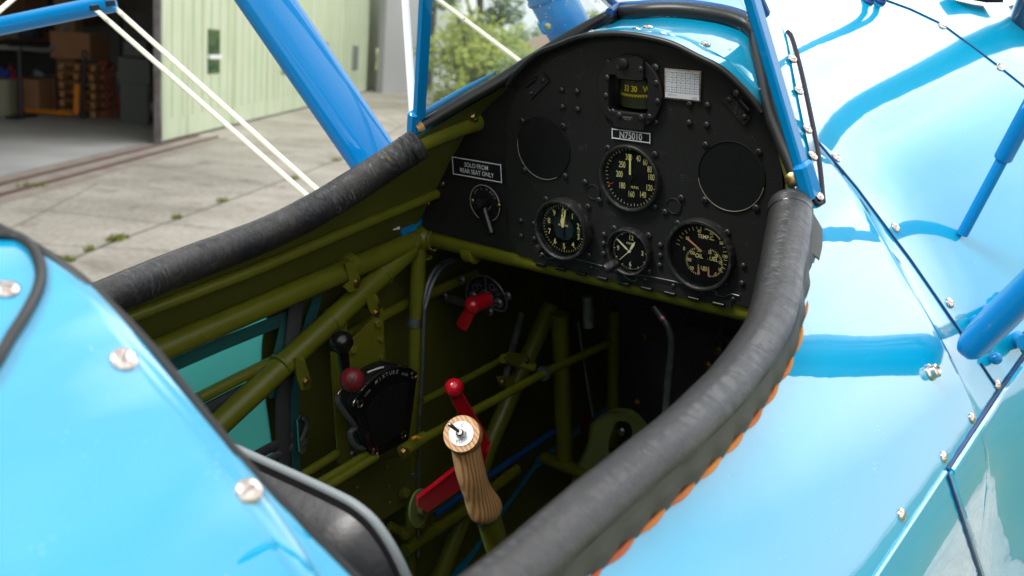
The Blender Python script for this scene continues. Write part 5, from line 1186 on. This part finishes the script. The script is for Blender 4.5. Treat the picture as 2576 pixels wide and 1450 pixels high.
# door track: red-brown strip of old brick and rails along the threshold
tm = mat('rusty_track_bed', (.27, .215, .18), .85, noise=(3, .35, .7), alt=(.36, .32, .27), detail=6)
b = MB(); b.add([wp(-40, .25, .006), wp(2, .25, .006), wp(2, -.75, .006), wp(-40, -.75, .006)], [(0, 1, 2, 3)]); st(b.build('threshold_paving', tm))
rm = mat('rusty_rail', (.14, .085, .065), .6, metal=.4)
for v in (-.08, -.48):
    b = MB(); box(b, wp(-19, v, .022), (42, .05, .03), (dirW, nW, Z)); o = b.build('door_rail', rm); tag(o, 'rusty door rail nearer the hangar opening' if v > -.2 else 'rusty door rail on the apron side of the threshold', 'rail', 'hangar door rails')
# hangar
hg_ = empty('hangar', tuple(wp(-6, 8))); tag(hg_, 'long pale green hangar with sliding leaves, its left doorway open onto stacked pallets', 'building')
HI = hg_.matrix_world
def hb(mb, name, mt, par=None): 
    o = mb.build(name, mt); o.parent = par or hg_; o.matrix_parent_inverse = Matrix.Translation(-hg_.location) if par is None else Matrix(); return o
gm = mat('pale_green_door_paint', (.47, .545, .36), .6, noise=(1.0, .35, .7), alt=(.54, .58, .43), detail=6)
_n = gm.node_tree.nodes; _l = gm.node_tree.links; _t = _n.new('ShaderNodeTexCoord'); _m = _n.new('ShaderNodeMapping'); _m.inputs['Scale'].default_value = (2.2, 2.2, .16); _x = _n.new('ShaderNodeTexNoise'); _x.inputs['Scale'].default_value = 1.6; _x.inputs['Detail'].default_value = 6
_r = _n.new('ShaderNodeValToRGB'); _r.color_ramp.elements[0].position = .52; _r.color_ramp.elements[0].color = (1, 1, 1, 1); _r.color_ramp.elements[1].position = .72; _r.color_ramp.elements[1].color = (.66, .66, .55, 1); _k = _n.new('ShaderNodeMixRGB'); _k.blend_type = 'MULTIPLY'; _k.inputs[0].default_value = .8
_b = _n['Principled BSDF']; _l.new(_t.outputs['Object'], _m.inputs[0]); _l.new(_m.outputs[0], _x.inputs['Vector']); _l.new(_x.outputs['Fac'], _r.inputs[0]); _l.new(_b.inputs['Base Color'].links[0].from_socket, _k.inputs[1]); _l.new(_r.outputs[0], _k.inputs[2]); _l.new(_k.outputs[0], _b.inputs['Base Color'])
gd = mat('dark_green_gap', (.045, .055, .02), .8); fl_m = mat('hangar_floor', (.48, .47, .44), .6, noise=(.6, .35, .65), alt=(.36, .355, .335), detail=6)
HT = 5.2
uA = upx(404); u1 = upx(861); u2 = upx(932); u3 = upx(985)
leaves = [(.0, u1 - .06, 0.0), (u1 + .10, u2 - .05, .22), (u2 + .08, u3, .44)]
pane_m = mat('dark_teal_pane', (.03, .085, .075), .08, coat=1); sillm = mat('white_sill', (.7, .72, .68), .6)
for k, (a, c, v) in enumerate(leaves):
    b = MB(); box(b, wp((a + c) / 2, v + .05, HT / 2 + .05), (c - a, .10, HT), (dirW, nW, Z)); lf = hb(b, 'door_leaf', gm)
    n = int((c - a) / .62)
    b = MB()
    for j in range(n + 1):
        u = a + (c - a) * j / max(1, n); box(b, wp(u, v - .006, HT / 2 + .2), (.022 if j % 2 else .012, .012, HT - .5), (dirW, nW, Z))
    hb(b, 'batten', mat('batten_green', (.40, .49, .27), .6) if k == 0 else bpy.data.materials['batten_green'], None)
    if k == 0:
        b = MB(); box(b, wp(a + .02, v + .05, HT / 2), (.05, .14, HT + .1), (dirW, nW, Z)); hb(b, 'edge_post', mat('weathered_grey_post', (.20, .19, .20), .7, noise=(5, .4, .7), alt=(.13, .10, .09)))
def pane(px0, px1, py0, py1, v, sill=None):
    a = onv(px0, py0, v); c = onv(px1, py1, v); u0 = (a - B0).dot(dirW); u1_ = (c - B0).dot(dirW); b = MB(); box(b, wp((u0 + u1_) / 2, v + .0, (a.z + c.z) / 2), (abs(u1_ - u0), .03, abs(a.z - c.z)), (dirW, nW, Z)); w_ = hb(b, 'window_pane', pane_m)
    if sill: s = onv(px0, sill, v); b = MB(); box(b, wp((u0 + u1_) / 2, v - .03, s.z), (abs(u1_ - u0) + .06, .06, .09), (dirW, nW, Z)); hb(b, 'window_bar', sillm)
pane(524, 551, 73, 184, -.01, 143); pane(711, 728, 100, 186, -.01, 158); pane(809, 823, 106, 176, -.01, None); pane(888, 899, 115, 176, .21); pane(945, 956, 122, 176, .43)
b = MB(); box(b, wp(u1 + .02, .3, HT / 2), (.16, .04, HT), (dirW, nW, Z)); hb(b, 'leaf_gap', gd); b = MB(); box(b, wp(u2 + .02, .5, HT / 2), (.16, .04, HT), (dirW, nW, Z)); hb(b, 'leaf_gap', gd); b = MB(); box(b, wp(u3 + .15, .55, HT / 2), (.22, .04, HT), (dirW, nW, Z)); hb(b, 'leaf_gap', gd)
b = MB(); box(b, wp(-8, .1, HT + .75), (70, .5, 1.5), (dirW, nW, Z)); hb(b, 'fascia', gm)
b = MB(); a = wp(-45, .3, HT + 1.5); c = wp(u3 + 14, .3, HT + 1.5); e = wp(u3 + 14, 9, HT + 4); f_ = wp(-45, 9, HT + 4); g2 = wp(u3 + 14, 17.5, HT + 1.5); h2 = wp(-45, 17.5, HT + 1.5); b.add([a, c, e, f_, g2, h2], [(0, 1, 2, 3), (3, 2, 4, 5)], 0, False); hb(b, 'roof', mat('grey_sheet_roof', (.18, .18, .17), .7))
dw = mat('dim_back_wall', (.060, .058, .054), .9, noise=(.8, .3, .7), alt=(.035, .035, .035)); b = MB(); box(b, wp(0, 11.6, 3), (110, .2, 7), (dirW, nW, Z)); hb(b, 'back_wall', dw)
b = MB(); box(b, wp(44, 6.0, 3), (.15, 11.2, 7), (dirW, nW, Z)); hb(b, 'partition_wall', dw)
b = MB(); b.add([wp(-45, .26, .010), wp(0, .26, .010), wp(44, .7, .010), wp(44, 11.5, .010), wp(-45, 11.5, .010)], [(0, 1, 2, 3, 4)]); hb(b, 'hangar_floor', fl_m)
b = MB(); box(b, onv(308, 60, 8.8) * 1.0, (.22, .2, 5), (dirW, nW, Z)); hb(b, 'steel_column', mat('grey_blue_column', (.09, .11, .12), .6)); b = MB(); box(b, onv(405, 100, 8.8), (.16, .16, 6), (dirW, nW, Z)); hb(b, 'steel_column', mat('yellow_olive_column', (.14, .11, .02), .6))
lintel = mat('tan_lintel', (.20, .155, .10), .8); a = onv(225, 8, 7.5); c = onv(400, 30, 7.5); b = MB(); box(b, wp(((a + c) / 2 - B0).dot(dirW), 7.5, (a.z + c.z) / 2 + .55), (14, .2, 1.1), (dirW, nW, Z)); hb(b, 'crane_beam', lintel)
# second bay: white end wall, dark doorway and white pillars beyond the green leaves
ww = mat('white_render', (.66, .64, .62), .7, noise=(2, .4, .7), alt=(.58, .57, .56)); 
bay = empty('hangar_bay', tuple(wp(u3 + 6, 4))); tag(bay, 'white rendered hangar bay with a tall dark doorway beyond the green leaves', 'building')
qa, qb = G(985, 234), G(1145, 224); bd_ = (qb - qa).normalized(); bn_ = V((-bd_.y, bd_.x, 0)); bn_ = bn_ if bn_.dot(qa - CAM_W) > 0 else -bn_
def bb_(name, mt, px0, px1, v, z0=0, z1=HT + 1.5, th=.3):
    t0, t1 = (px0 - 985) / 160, (px1 - 985) / 160; L0 = (qb - qa).length; b = MB(); box(b, qa + bd_ * (L0 * (t0 + t1) / 2) + bn_ * (v + th / 2) + Z * ((z0 + z1) / 2), (abs(t1 - t0) * L0, th, z1 - z0), (bd_, bn_, Z)); o = b.build(name, mt); o.parent = bay; o.matrix_parent_inverse = Matrix.Translation(-bay.location)
greyw = mat('grey_shutter', (.40, .40, .40), .7)
bb_('shutter', greyw, 975, 1046, .2); bb_('dark_doorway_slab', mat('opening_shade', (.012, .012, .014), .9), 1046, 1082, .1); bb_('pillar', ww, 1080, 1121, .0); bb_('pillar', mat('bright_pillar', (.78, .78, .76), .6), 1121, 1146, -.15)  # doorway is a near-black slab, its inside shade put into the colour
b = MB(); p = qa + bd_ * ((qb - qa).length * .70) - bn_ * .02 + Z * .95; box(b, p, (.35, .04, .3), (bd_, bn_, Z)); o = b.build('wall_plate', M['ink']); o.parent = bay; o.matrix_parent_inverse = Matrix.Translation(-bay.location)

# ---- things inside the hangar
box_m = mat('raw_plywood', (.34, .17, .075), .75, noise=(2, .3, .7), alt=(.27, .13, .06)); pal_m = mat('pallet_wood', (.42, .21, .075), .75, noise=(3, .3, .7), alt=(.30, .14, .05)); dk = mat('dark_steel', (.02, .02, .022), .5); org = mat('orange_jack_paint', (.75, .24, .01), .45)
def onf(px, py): return G(px, py, .012)
def crate(px, py, w, d_, h, name, label, mt=box_m, z=0, battens=True, cat='crate', group=None):
    p = onf(px, py) + V((0, 0, z)); r = empty(name, tuple(p)); b = MB(); box(b, Z * (h / 2), (w, d_, h), (dirW, nW, Z), bev=.01); o = b.build('box_body', mt, r)
    if battens:
        for k in (-1, 0, 1):
            b = MB(); box(b, dirW * (k * (w / 2 - .06)) - nW * (d_ / 2 + .012) + Z * (h / 2), (.09, .024, h), (dirW, nW, Z)); b.build('batten', mt, r)
    tag(r, label, cat, group); return r
def pallet(loc):
    r = empty('pallet', tuple(loc)); 
    for k in range(7): 
        b = MB(); box(b, dirW * (-.54 + k * .18) + Z * .135, (.13, .8, .022), (dirW, nW, Z)); b.build('deck_board', pal_m, r)
    for v in (-.35, 0, .35):
        b = MB(); box(b, nW * v + Z * .011, (1.2, .10, .022), (dirW, nW, Z)); b.build('runner', pal_m, r)
        for k in (-1, 0, 1): b = MB(); box(b, nW * v + dirW * k * .53 + Z * .073, (.145, .10, .10), (dirW, nW, Z)); b.build('block', pal_m, r)
    return r
pb = onf(222, 290); p0 = pallet(pb); names = ['bottom', 'second', 'third', 'fourth', 'fifth', 'topmost']
lab = ['wooden pallet lying on the hangar floor, lowest of its stack', 'wooden pallet second from the floor in the stack', 'wooden pallet third from the floor in the stack', 'wooden pallet fourth from the floor in the stack', 'wooden pallet second from the top of the stack', 'wooden pallet topmost of the stack behind the pallet jack']
for k in range(6):
    loc = pb + V((0, 0, .205 * k)) + dirW * random.uniform(-.03, .03)
    if k == 0: q = p0; tag(q, lab[0], 'pallet', 'stacked wooden pallets in the hangar')
    else: q = clone_tree(p0, tuple(loc), random.uniform(-.03, .03), label=lab[k], cat='pallet', group='stacked wooden pallets in the hangar')
crate(205, 286, 1.1, .9, .6, 'cardboard_box', 'brown box on top of the pallet stack', box_m, 1.26, False, 'box')
crate(95, 278, 1.7, .8, .75, 'plywood_crate', 'low plywood crate on the floor left of the pallets')
crate(50, 262, 3.0, .8, .22, 'plywood_sheet', 'wide plywood top lying across the shelf bay at left', box_m, 1.55, False, 'board')
crate(28, 258, 2.4, .8, 1.1, 'plywood_crate', 'big upper plywood crate at the left edge of the doorway', box_m, 2.05)
crate(178, 268, .5, .5, 2.4, 'tall_plywood_panel', 'tall pale plywood panel standing behind the pallets', mat('pale_ply', (.33, .20, .09), .8), 0.5, False, 'panel')
crate(228, 262, .55, .5, .45, 'grey_bin', 'dim brown bin on top of the box behind the pallets', mat('dim_bin', (.09, .05, .03), .8), 2.0, False, 'bin')
crate(28, 246, 5.0, .6, .06, 'storage_shelf', 'long dark storage shelf along the back of the hangar', dk, 1.28, False, 'shelf')
# pallet jack
r = empty('pallet_jack', tuple(onf(172, 292))); b = MB(); box(b, nW * .3 + Z * .08 + dirW * .05, (.16, 1.1, .05), (dirW, nW, Z), bev=.01); b.build('fork', org, r); b = MB(); box(b, nW * .3 + Z * .08 - dirW * .33, (.16, 1.1, .05), (dirW, nW, Z), bev=.01); b.build('fork', org, r)
b = MB(); prism(b, [dirW * -.15 + Z * .05 - nW * .3, dirW * .45 + Z * .05 - nW * .3, dirW * .42 + Z * .18 - nW * .3, dirW * .05 + Z * .75 - nW * .3, dirW * -.08 + Z * .72 - nW * .3], nW * .12); b.build('pump_frame', org, r)
b = MB(); tube(b, [dirW * -.22 + Z * .1 - nW * .4, dirW * -.24 + Z * .8 - nW * .45, dirW * -.24 + Z * 1.35 - nW * .5], .045, 10); b.build('handle_shaft', dk, r); b = MB(); tube(b, [dirW * -.36 + Z * 1.32 - nW * .5, dirW * -.34 + Z * 1.48 - nW * .5, dirW * -.14 + Z * 1.48 - nW * .5, dirW * -.12 + Z * 1.32 - nW * .5], .022, 8); b.build('handle_loop', dk, r)
for s in (-.1, .06): b = MB(); lathe(b, dirW * (-.24 + s) + Z * .09 - nW * .45, dirW, [(.09, 0), (.09, .06)], 16); b.build('wheel', dk, r)
tag(r, 'orange pallet jack with black handle parked at the pallet stack', 'pallet jack')
# stand with T foot
sp = onf(54, 297); r = empty('roller_stand', tuple(sp)); b = MB(); tube(b, [Z * .04, Z * 1.5], .055, 10); b.build('post', dk, r); b = MB(); box(b, Z * .03, (.95, .25, .06), (dirW, nW, Z), bev=.01); b.build('foot', dk, r)
b = MB(); box(b, Z * 1.53, (1.1, .12, .06), (dirW, nW, Z)); b.build('head', dk, r); tag(r, 'black floor stand with a flat foot in front of the crates', 'stand')
# bent grey pipe clamped over the stand
A = sp + Z * 0; d0 = (CAM_W - sp).normalized()
def nearp(px, py): d = RW @ ray(px, py); t = (sp - CAM_W).dot(nW) / d.dot(nW); return CAM_W + d * t
pp3 = [nearp(-60, 112), nearp(0, 119), nearp(70, 123), nearp(108, 127), nearp(130, 122), nearp(148, 100), nearp(166, 60)]
b = MB(); tube(b, pp3, .045, 12, smooth=4); o = b.build('bent_pipe', mat('galvanised_pipe', (.42, .44, .42), .45, metal=.4)); tag(o, 'grey pipe with upturned end lying over the black stand', 'pipe')
# red tripods, cabinet, bucket, extinguisher, drum
redm = mat('red_tripod_paint', (.26, .03, .025), .5)
for k, (px, py, lb) in enumerate([(268, 292, 'red splayed trestle leg stand right of the pallets'), (322, 300, 'red trestle supporting the pale board end by the grey cabinet')]):
    p = onf(px, py); r = empty('red_trestle', tuple(p)); 
    for s in ((-.45, -.2), (.45, -.2), (0, .35)): b = MB(); tube(b, [dirW * s[0] + nW * s[1], Z * (1.25 if k == 0 else .95)], .03, 8); b.build('leg', redm, r)
    b = MB(); box(b, Z * (1.22 if k == 0 else .95), (.3, .2, .08), (dirW, nW, Z)); b.build('head', redm if k == 0 else mat('pale_board', (.5, .42, .3), .7), r); tag(r, lb, 'trestle', 'red trestles in the hangar')
gp_ = onf(378, 305); r = empty('tool_cabinet', tuple(gp_)); cm = mat('grey_green_cabinet', (.10, .11, .095), .5)
b = MB(); box(b, Z * 1.15, (2.0, .7, .55), (dirW, nW, Z), bev=.01); b.build('drawer_body', cm, r); b = MB(); box(b, Z * 1.62, (1.9, .5, .35), (dirW, nW, Z), bev=.02); b.build('upper_box', cm, r)
for s in (-.95, .95): b = MB(); box(b, dirW * s + Z * .44, (.08, .6, .88), (dirW, nW, Z)); b.build('leg', cm, r)
b = MB(); box(b, Z * .2, (1.9, .6, .04), (dirW, nW, Z)); b.build('lower_shelf', cm, r)
for k in range(4): b = MB(); lathe(b, dirW * (-.7 + k * .45) - nW * .36 + Z * 1.15, -nW, [(.035, 0), (.03, .03)], 10); b.build('knob', M['steel'], r)
tag(r, 'grey green workbench cabinet on legs beside the door edge', 'cabinet')
for px, py, s, lb in ((345, 290, .20, 'larger white bucket on the lower shelf of the cabinet'), (378, 293, .11, 'small white tub beside the bucket under the cabinet')):
    p = onf(px, py + 14) + Z * .24; b = MB(); lathe(b, p, Z, [(s * .8, 0), (s, s * 1.7), (s * .95, s * 1.7), (s * .78, .02)], 18); o = b.build('bucket', mat('white_plastic', (.6, .6, .6), .5), None, tuple(p)); tag(o, lb, 'bucket', 'white containers under the cabinet')
p = onf(30, 282); r = empty('fire_extinguisher', tuple(p)); b = MB(); lathe(b, (0, 0, .35), Z, [(.10, 0), (.11, .03), (.11, .5), (.06, .6), (.03, .66)], 16); b.build('cylinder', M['red'], r); b = MB(); box(b, (0, 0, .66) , (.10, .12, .16), (dirW, nW, Z)); box(b, V((0, 0, .66)) - nW * .1, (.10, .02, .16), (dirW, nW, Z)); b.build('label_patch', M['white'], r); b = MB(); lathe(b, (0, 0, 1.0), Z, [(.03, 0), (.03, .08)], 8); b.build('valve', dk, r); b = MB(); box(b, (0, 0, .17), (.2, .2, .34), (dirW, nW, Z)); b.build('stand', dk, r)
tag(r, 'red fire extinguisher on a dark stand by the crates', 'fire extinguisher')
p = onf(8, 288); b = MB(); lathe(b, p, Z, [(.3, 0), (.3, .75), (.28, .77), (0, .77)], 24); o = b.build('drum', mat('olive_grey_drum', (.20, .19, .12), .6), None, tuple(p)); tag(o, 'olive grey drum at the left edge of the doorway', 'drum')
for px, py, c_, z, s, lb in ((12, 288, (.02, .04, .25), .80, .16, 'blue can on top of the drum'), (78, 278, (.03, .03, .045), 1.62, .26, 'dark bundle resting on the plywood top'), (108, 276, (.3, .03, .02), 1.65, .10, 'red can beside the dark bundle on the shelf'), (20, 275, (.16, .16, .13), 1.62, .34, 'crumpled grey plastic sheet on the shelf at left'), (98, 280, (.15, .18, .22), .78, .12, 'pale blue cloth lying on the low crate')):
    p = onf(px, py) + Z * z; b = MB(); prf = [(0, 0), (s * .9, .0), (s * 1.15, s * .4), (s * .9, s * .9), (s * .4, s * 1.15), (0, s * 1.2)]; lathe(b, V((0, 0, 0)), Z, prf, 14)
    b.v = [tuple(V(q) * (1 + .18 * math.sin(q[0] * 31 + q[1] * 17 + q[2] * 23))) for q in b.v]; o = b.build('bundle' if s > .2 else 'can', mat('hangar_clutter', c_, .7)); o.location = p; tag(o, lb, 'clutter')

# ---------------------------------------------------------------- trees, shed beyond the windshield
leafs = [mat('leaf_dark', (.09, .15, .035), .7, noise=(2, .3, .7), alt=(.16, .22, .06)), mat('leaf_yellow', (.33, .36, .05), .7, noise=(2, .3, .7), alt=(.22, .28, .05)), mat('leaf_mid', (.17, .24, .07), .7, noise=(2, .3, .7), alt=(.26, .30, .11))]
bark = mat('bark', (.08, .06, .045), .9)
def tree(px, dist, h, rad, mi, label, name='broadleaf_tree', n=2600, low=.15):
    d = RW @ ray(px, 190); d.z = 0; d.normalize(); p = V((CAM_W.x, CAM_W.y, 0)) + d * dist; r = empty(name, tuple(p)); rnd = random.Random(int(px * 7 + dist))
    b = MB(); top_ = V((rnd.uniform(-.4, .4), rnd.uniform(-.4, .4), h * .7)); tube(b, [V((0, 0, 0)), V((.1, 0, h * .3)), top_], [rad * .09, rad * .07, rad * .03], 8)
    clumps = []
    for k in range(13):
        a = rnd.random() * 6.28; zz = h * (low + (.92 - low) * rnd.random()); rr_ = rad * (1 - .5 * abs(zz / h - .5) * 1.6) * rnd.uniform(.3, .85); c = V((math.cos(a) * rr_, math.sin(a) * rr_, zz)); clumps.append((c, rad * rnd.uniform(.28, .52)))
        if k < 6: tube(b, [V((0, 0, zz * .5)), c], [rad * .035, rad * .01], 6)
    b.build('trunk', bark, r); b = MB(); sz = rad * .055
    for k in range(n):
        c, cr_ = clumps[k % len(clumps)]; v = V((rnd.gauss(0, 1), rnd.gauss(0, 1), rnd.gauss(0, 1))).normalized() * cr_ * rnd.random() ** .4; v.z *= .8; q = c + v
        if q.z < .1: q.z = .1 + rnd.random() * .4
        u_ = V((rnd.uniform(-1, 1), rnd.uniform(-1, 1), rnd.uniform(-1, 1))).normalized(); w_ = u_.orthogonal().normalized(); s = sz * rnd.uniform(.6, 1.4); b.add([q - u_ * s, q + w_ * s * .6, q + u_ * s, q - w_ * s * .6], [(0, 1, 2, 3)], 0, False)
    b.build('crown', leafs[mi], r); tag(r, label, 'tree' if 'tree' in name else 'bush', 'trees beyond the windshield' if 'tree' in name else 'bushes beyond the windshield'); return r
tree(1195, 46, 8.6, 2.3, 0, 'tall dark green tree right beside the white pillar', n=4200)
tree(1250, 52, 4.6, 1.6, 2, 'mid green tree right of the tall dark tree', n=2600)
tree(1330, 95, 5.0, 3.2, 0, 'small dark distant tree over the pale shed roof', n=1600)
tree(1515, 120, 8.0, 5.5, 2, 'distant green tree right of the blue strut', n=2000)
tree(1178, 40, 3.6, 2.3, 1, 'yellow green bush at the foot of the tall tree', 'bush', 2600, .05)
tree(1235, 38, 2.4, 2.2, 1, 'yellowish bush in the middle of the side pane', 'bush', 2600, .05)
tree(1310, 37, 2.0, 2.2, 2, 'mid green bush below the pale shed', 'bush', 2600, .05)
tree(1400, 40, 1.8, 2.4, 2, 'grey green bush seen beside the white tube', 'bush', 2400, .05)
tree(1480, 60, 2.6, 3.5, 0, 'dark hedge like bush behind the blue strut', 'bush', 2000, .05)
hb_ = MB(); gm2 = mat('meadow_grass', (.10, .14, .03), .9, noise=(.4, .3, .7), alt=(.16, .17, .05)); o0 = V((CAM_W.x, CAM_W.y, 0)); 
dA = RW @ ray(1100, 190); dB = RW @ ray(1700, 190); dA.z = dB.z = 0; dA.normalize(); dB.normalize(); dC = RW @ ray(2700, 190); dC.z = 0; dC.normalize()
hb_.add([o0 + dA * 36 + Z * .01, o0 + dB * 36 + Z * .01, o0 + dC * 36 + Z * .01, o0 + dC * 500 + Z * .01, o0 + dB * 500 + Z * .01, o0 + dA * 500 + Z * .01], [(0, 1, 4, 5), (1, 2, 3, 4)], 0, False); st(hb_.build('grass_field', gm2))
p = o0 + (lambda d: (setattr(d, 'z', 0), d.normalize(), d)[2])(RW @ ray(1375, 150)) * 80; r = empty('shed', tuple(p)); vx = dirW; 
b = MB(); box(b, Z * 1.2, (9, 6, 2.4), (dirW, nW, Z)); b.build('wall', mat('pale_shed_wall', (.6, .58, .55), .8), r)
b = MB(); prism(b, [dirW * -4.8 - nW * 3.3 + Z * 2.4, dirW * -4.8 + nW * 3.3 + Z * 2.4, dirW * -4.8 + Z * 4.2], dirW * 9.6); b.build('roof', mat('pale_pink_roof', (.55, .40, .36), .8), r); tag(r, 'pale shed with pinkish roof among the bushes beyond the windshield', 'shed')
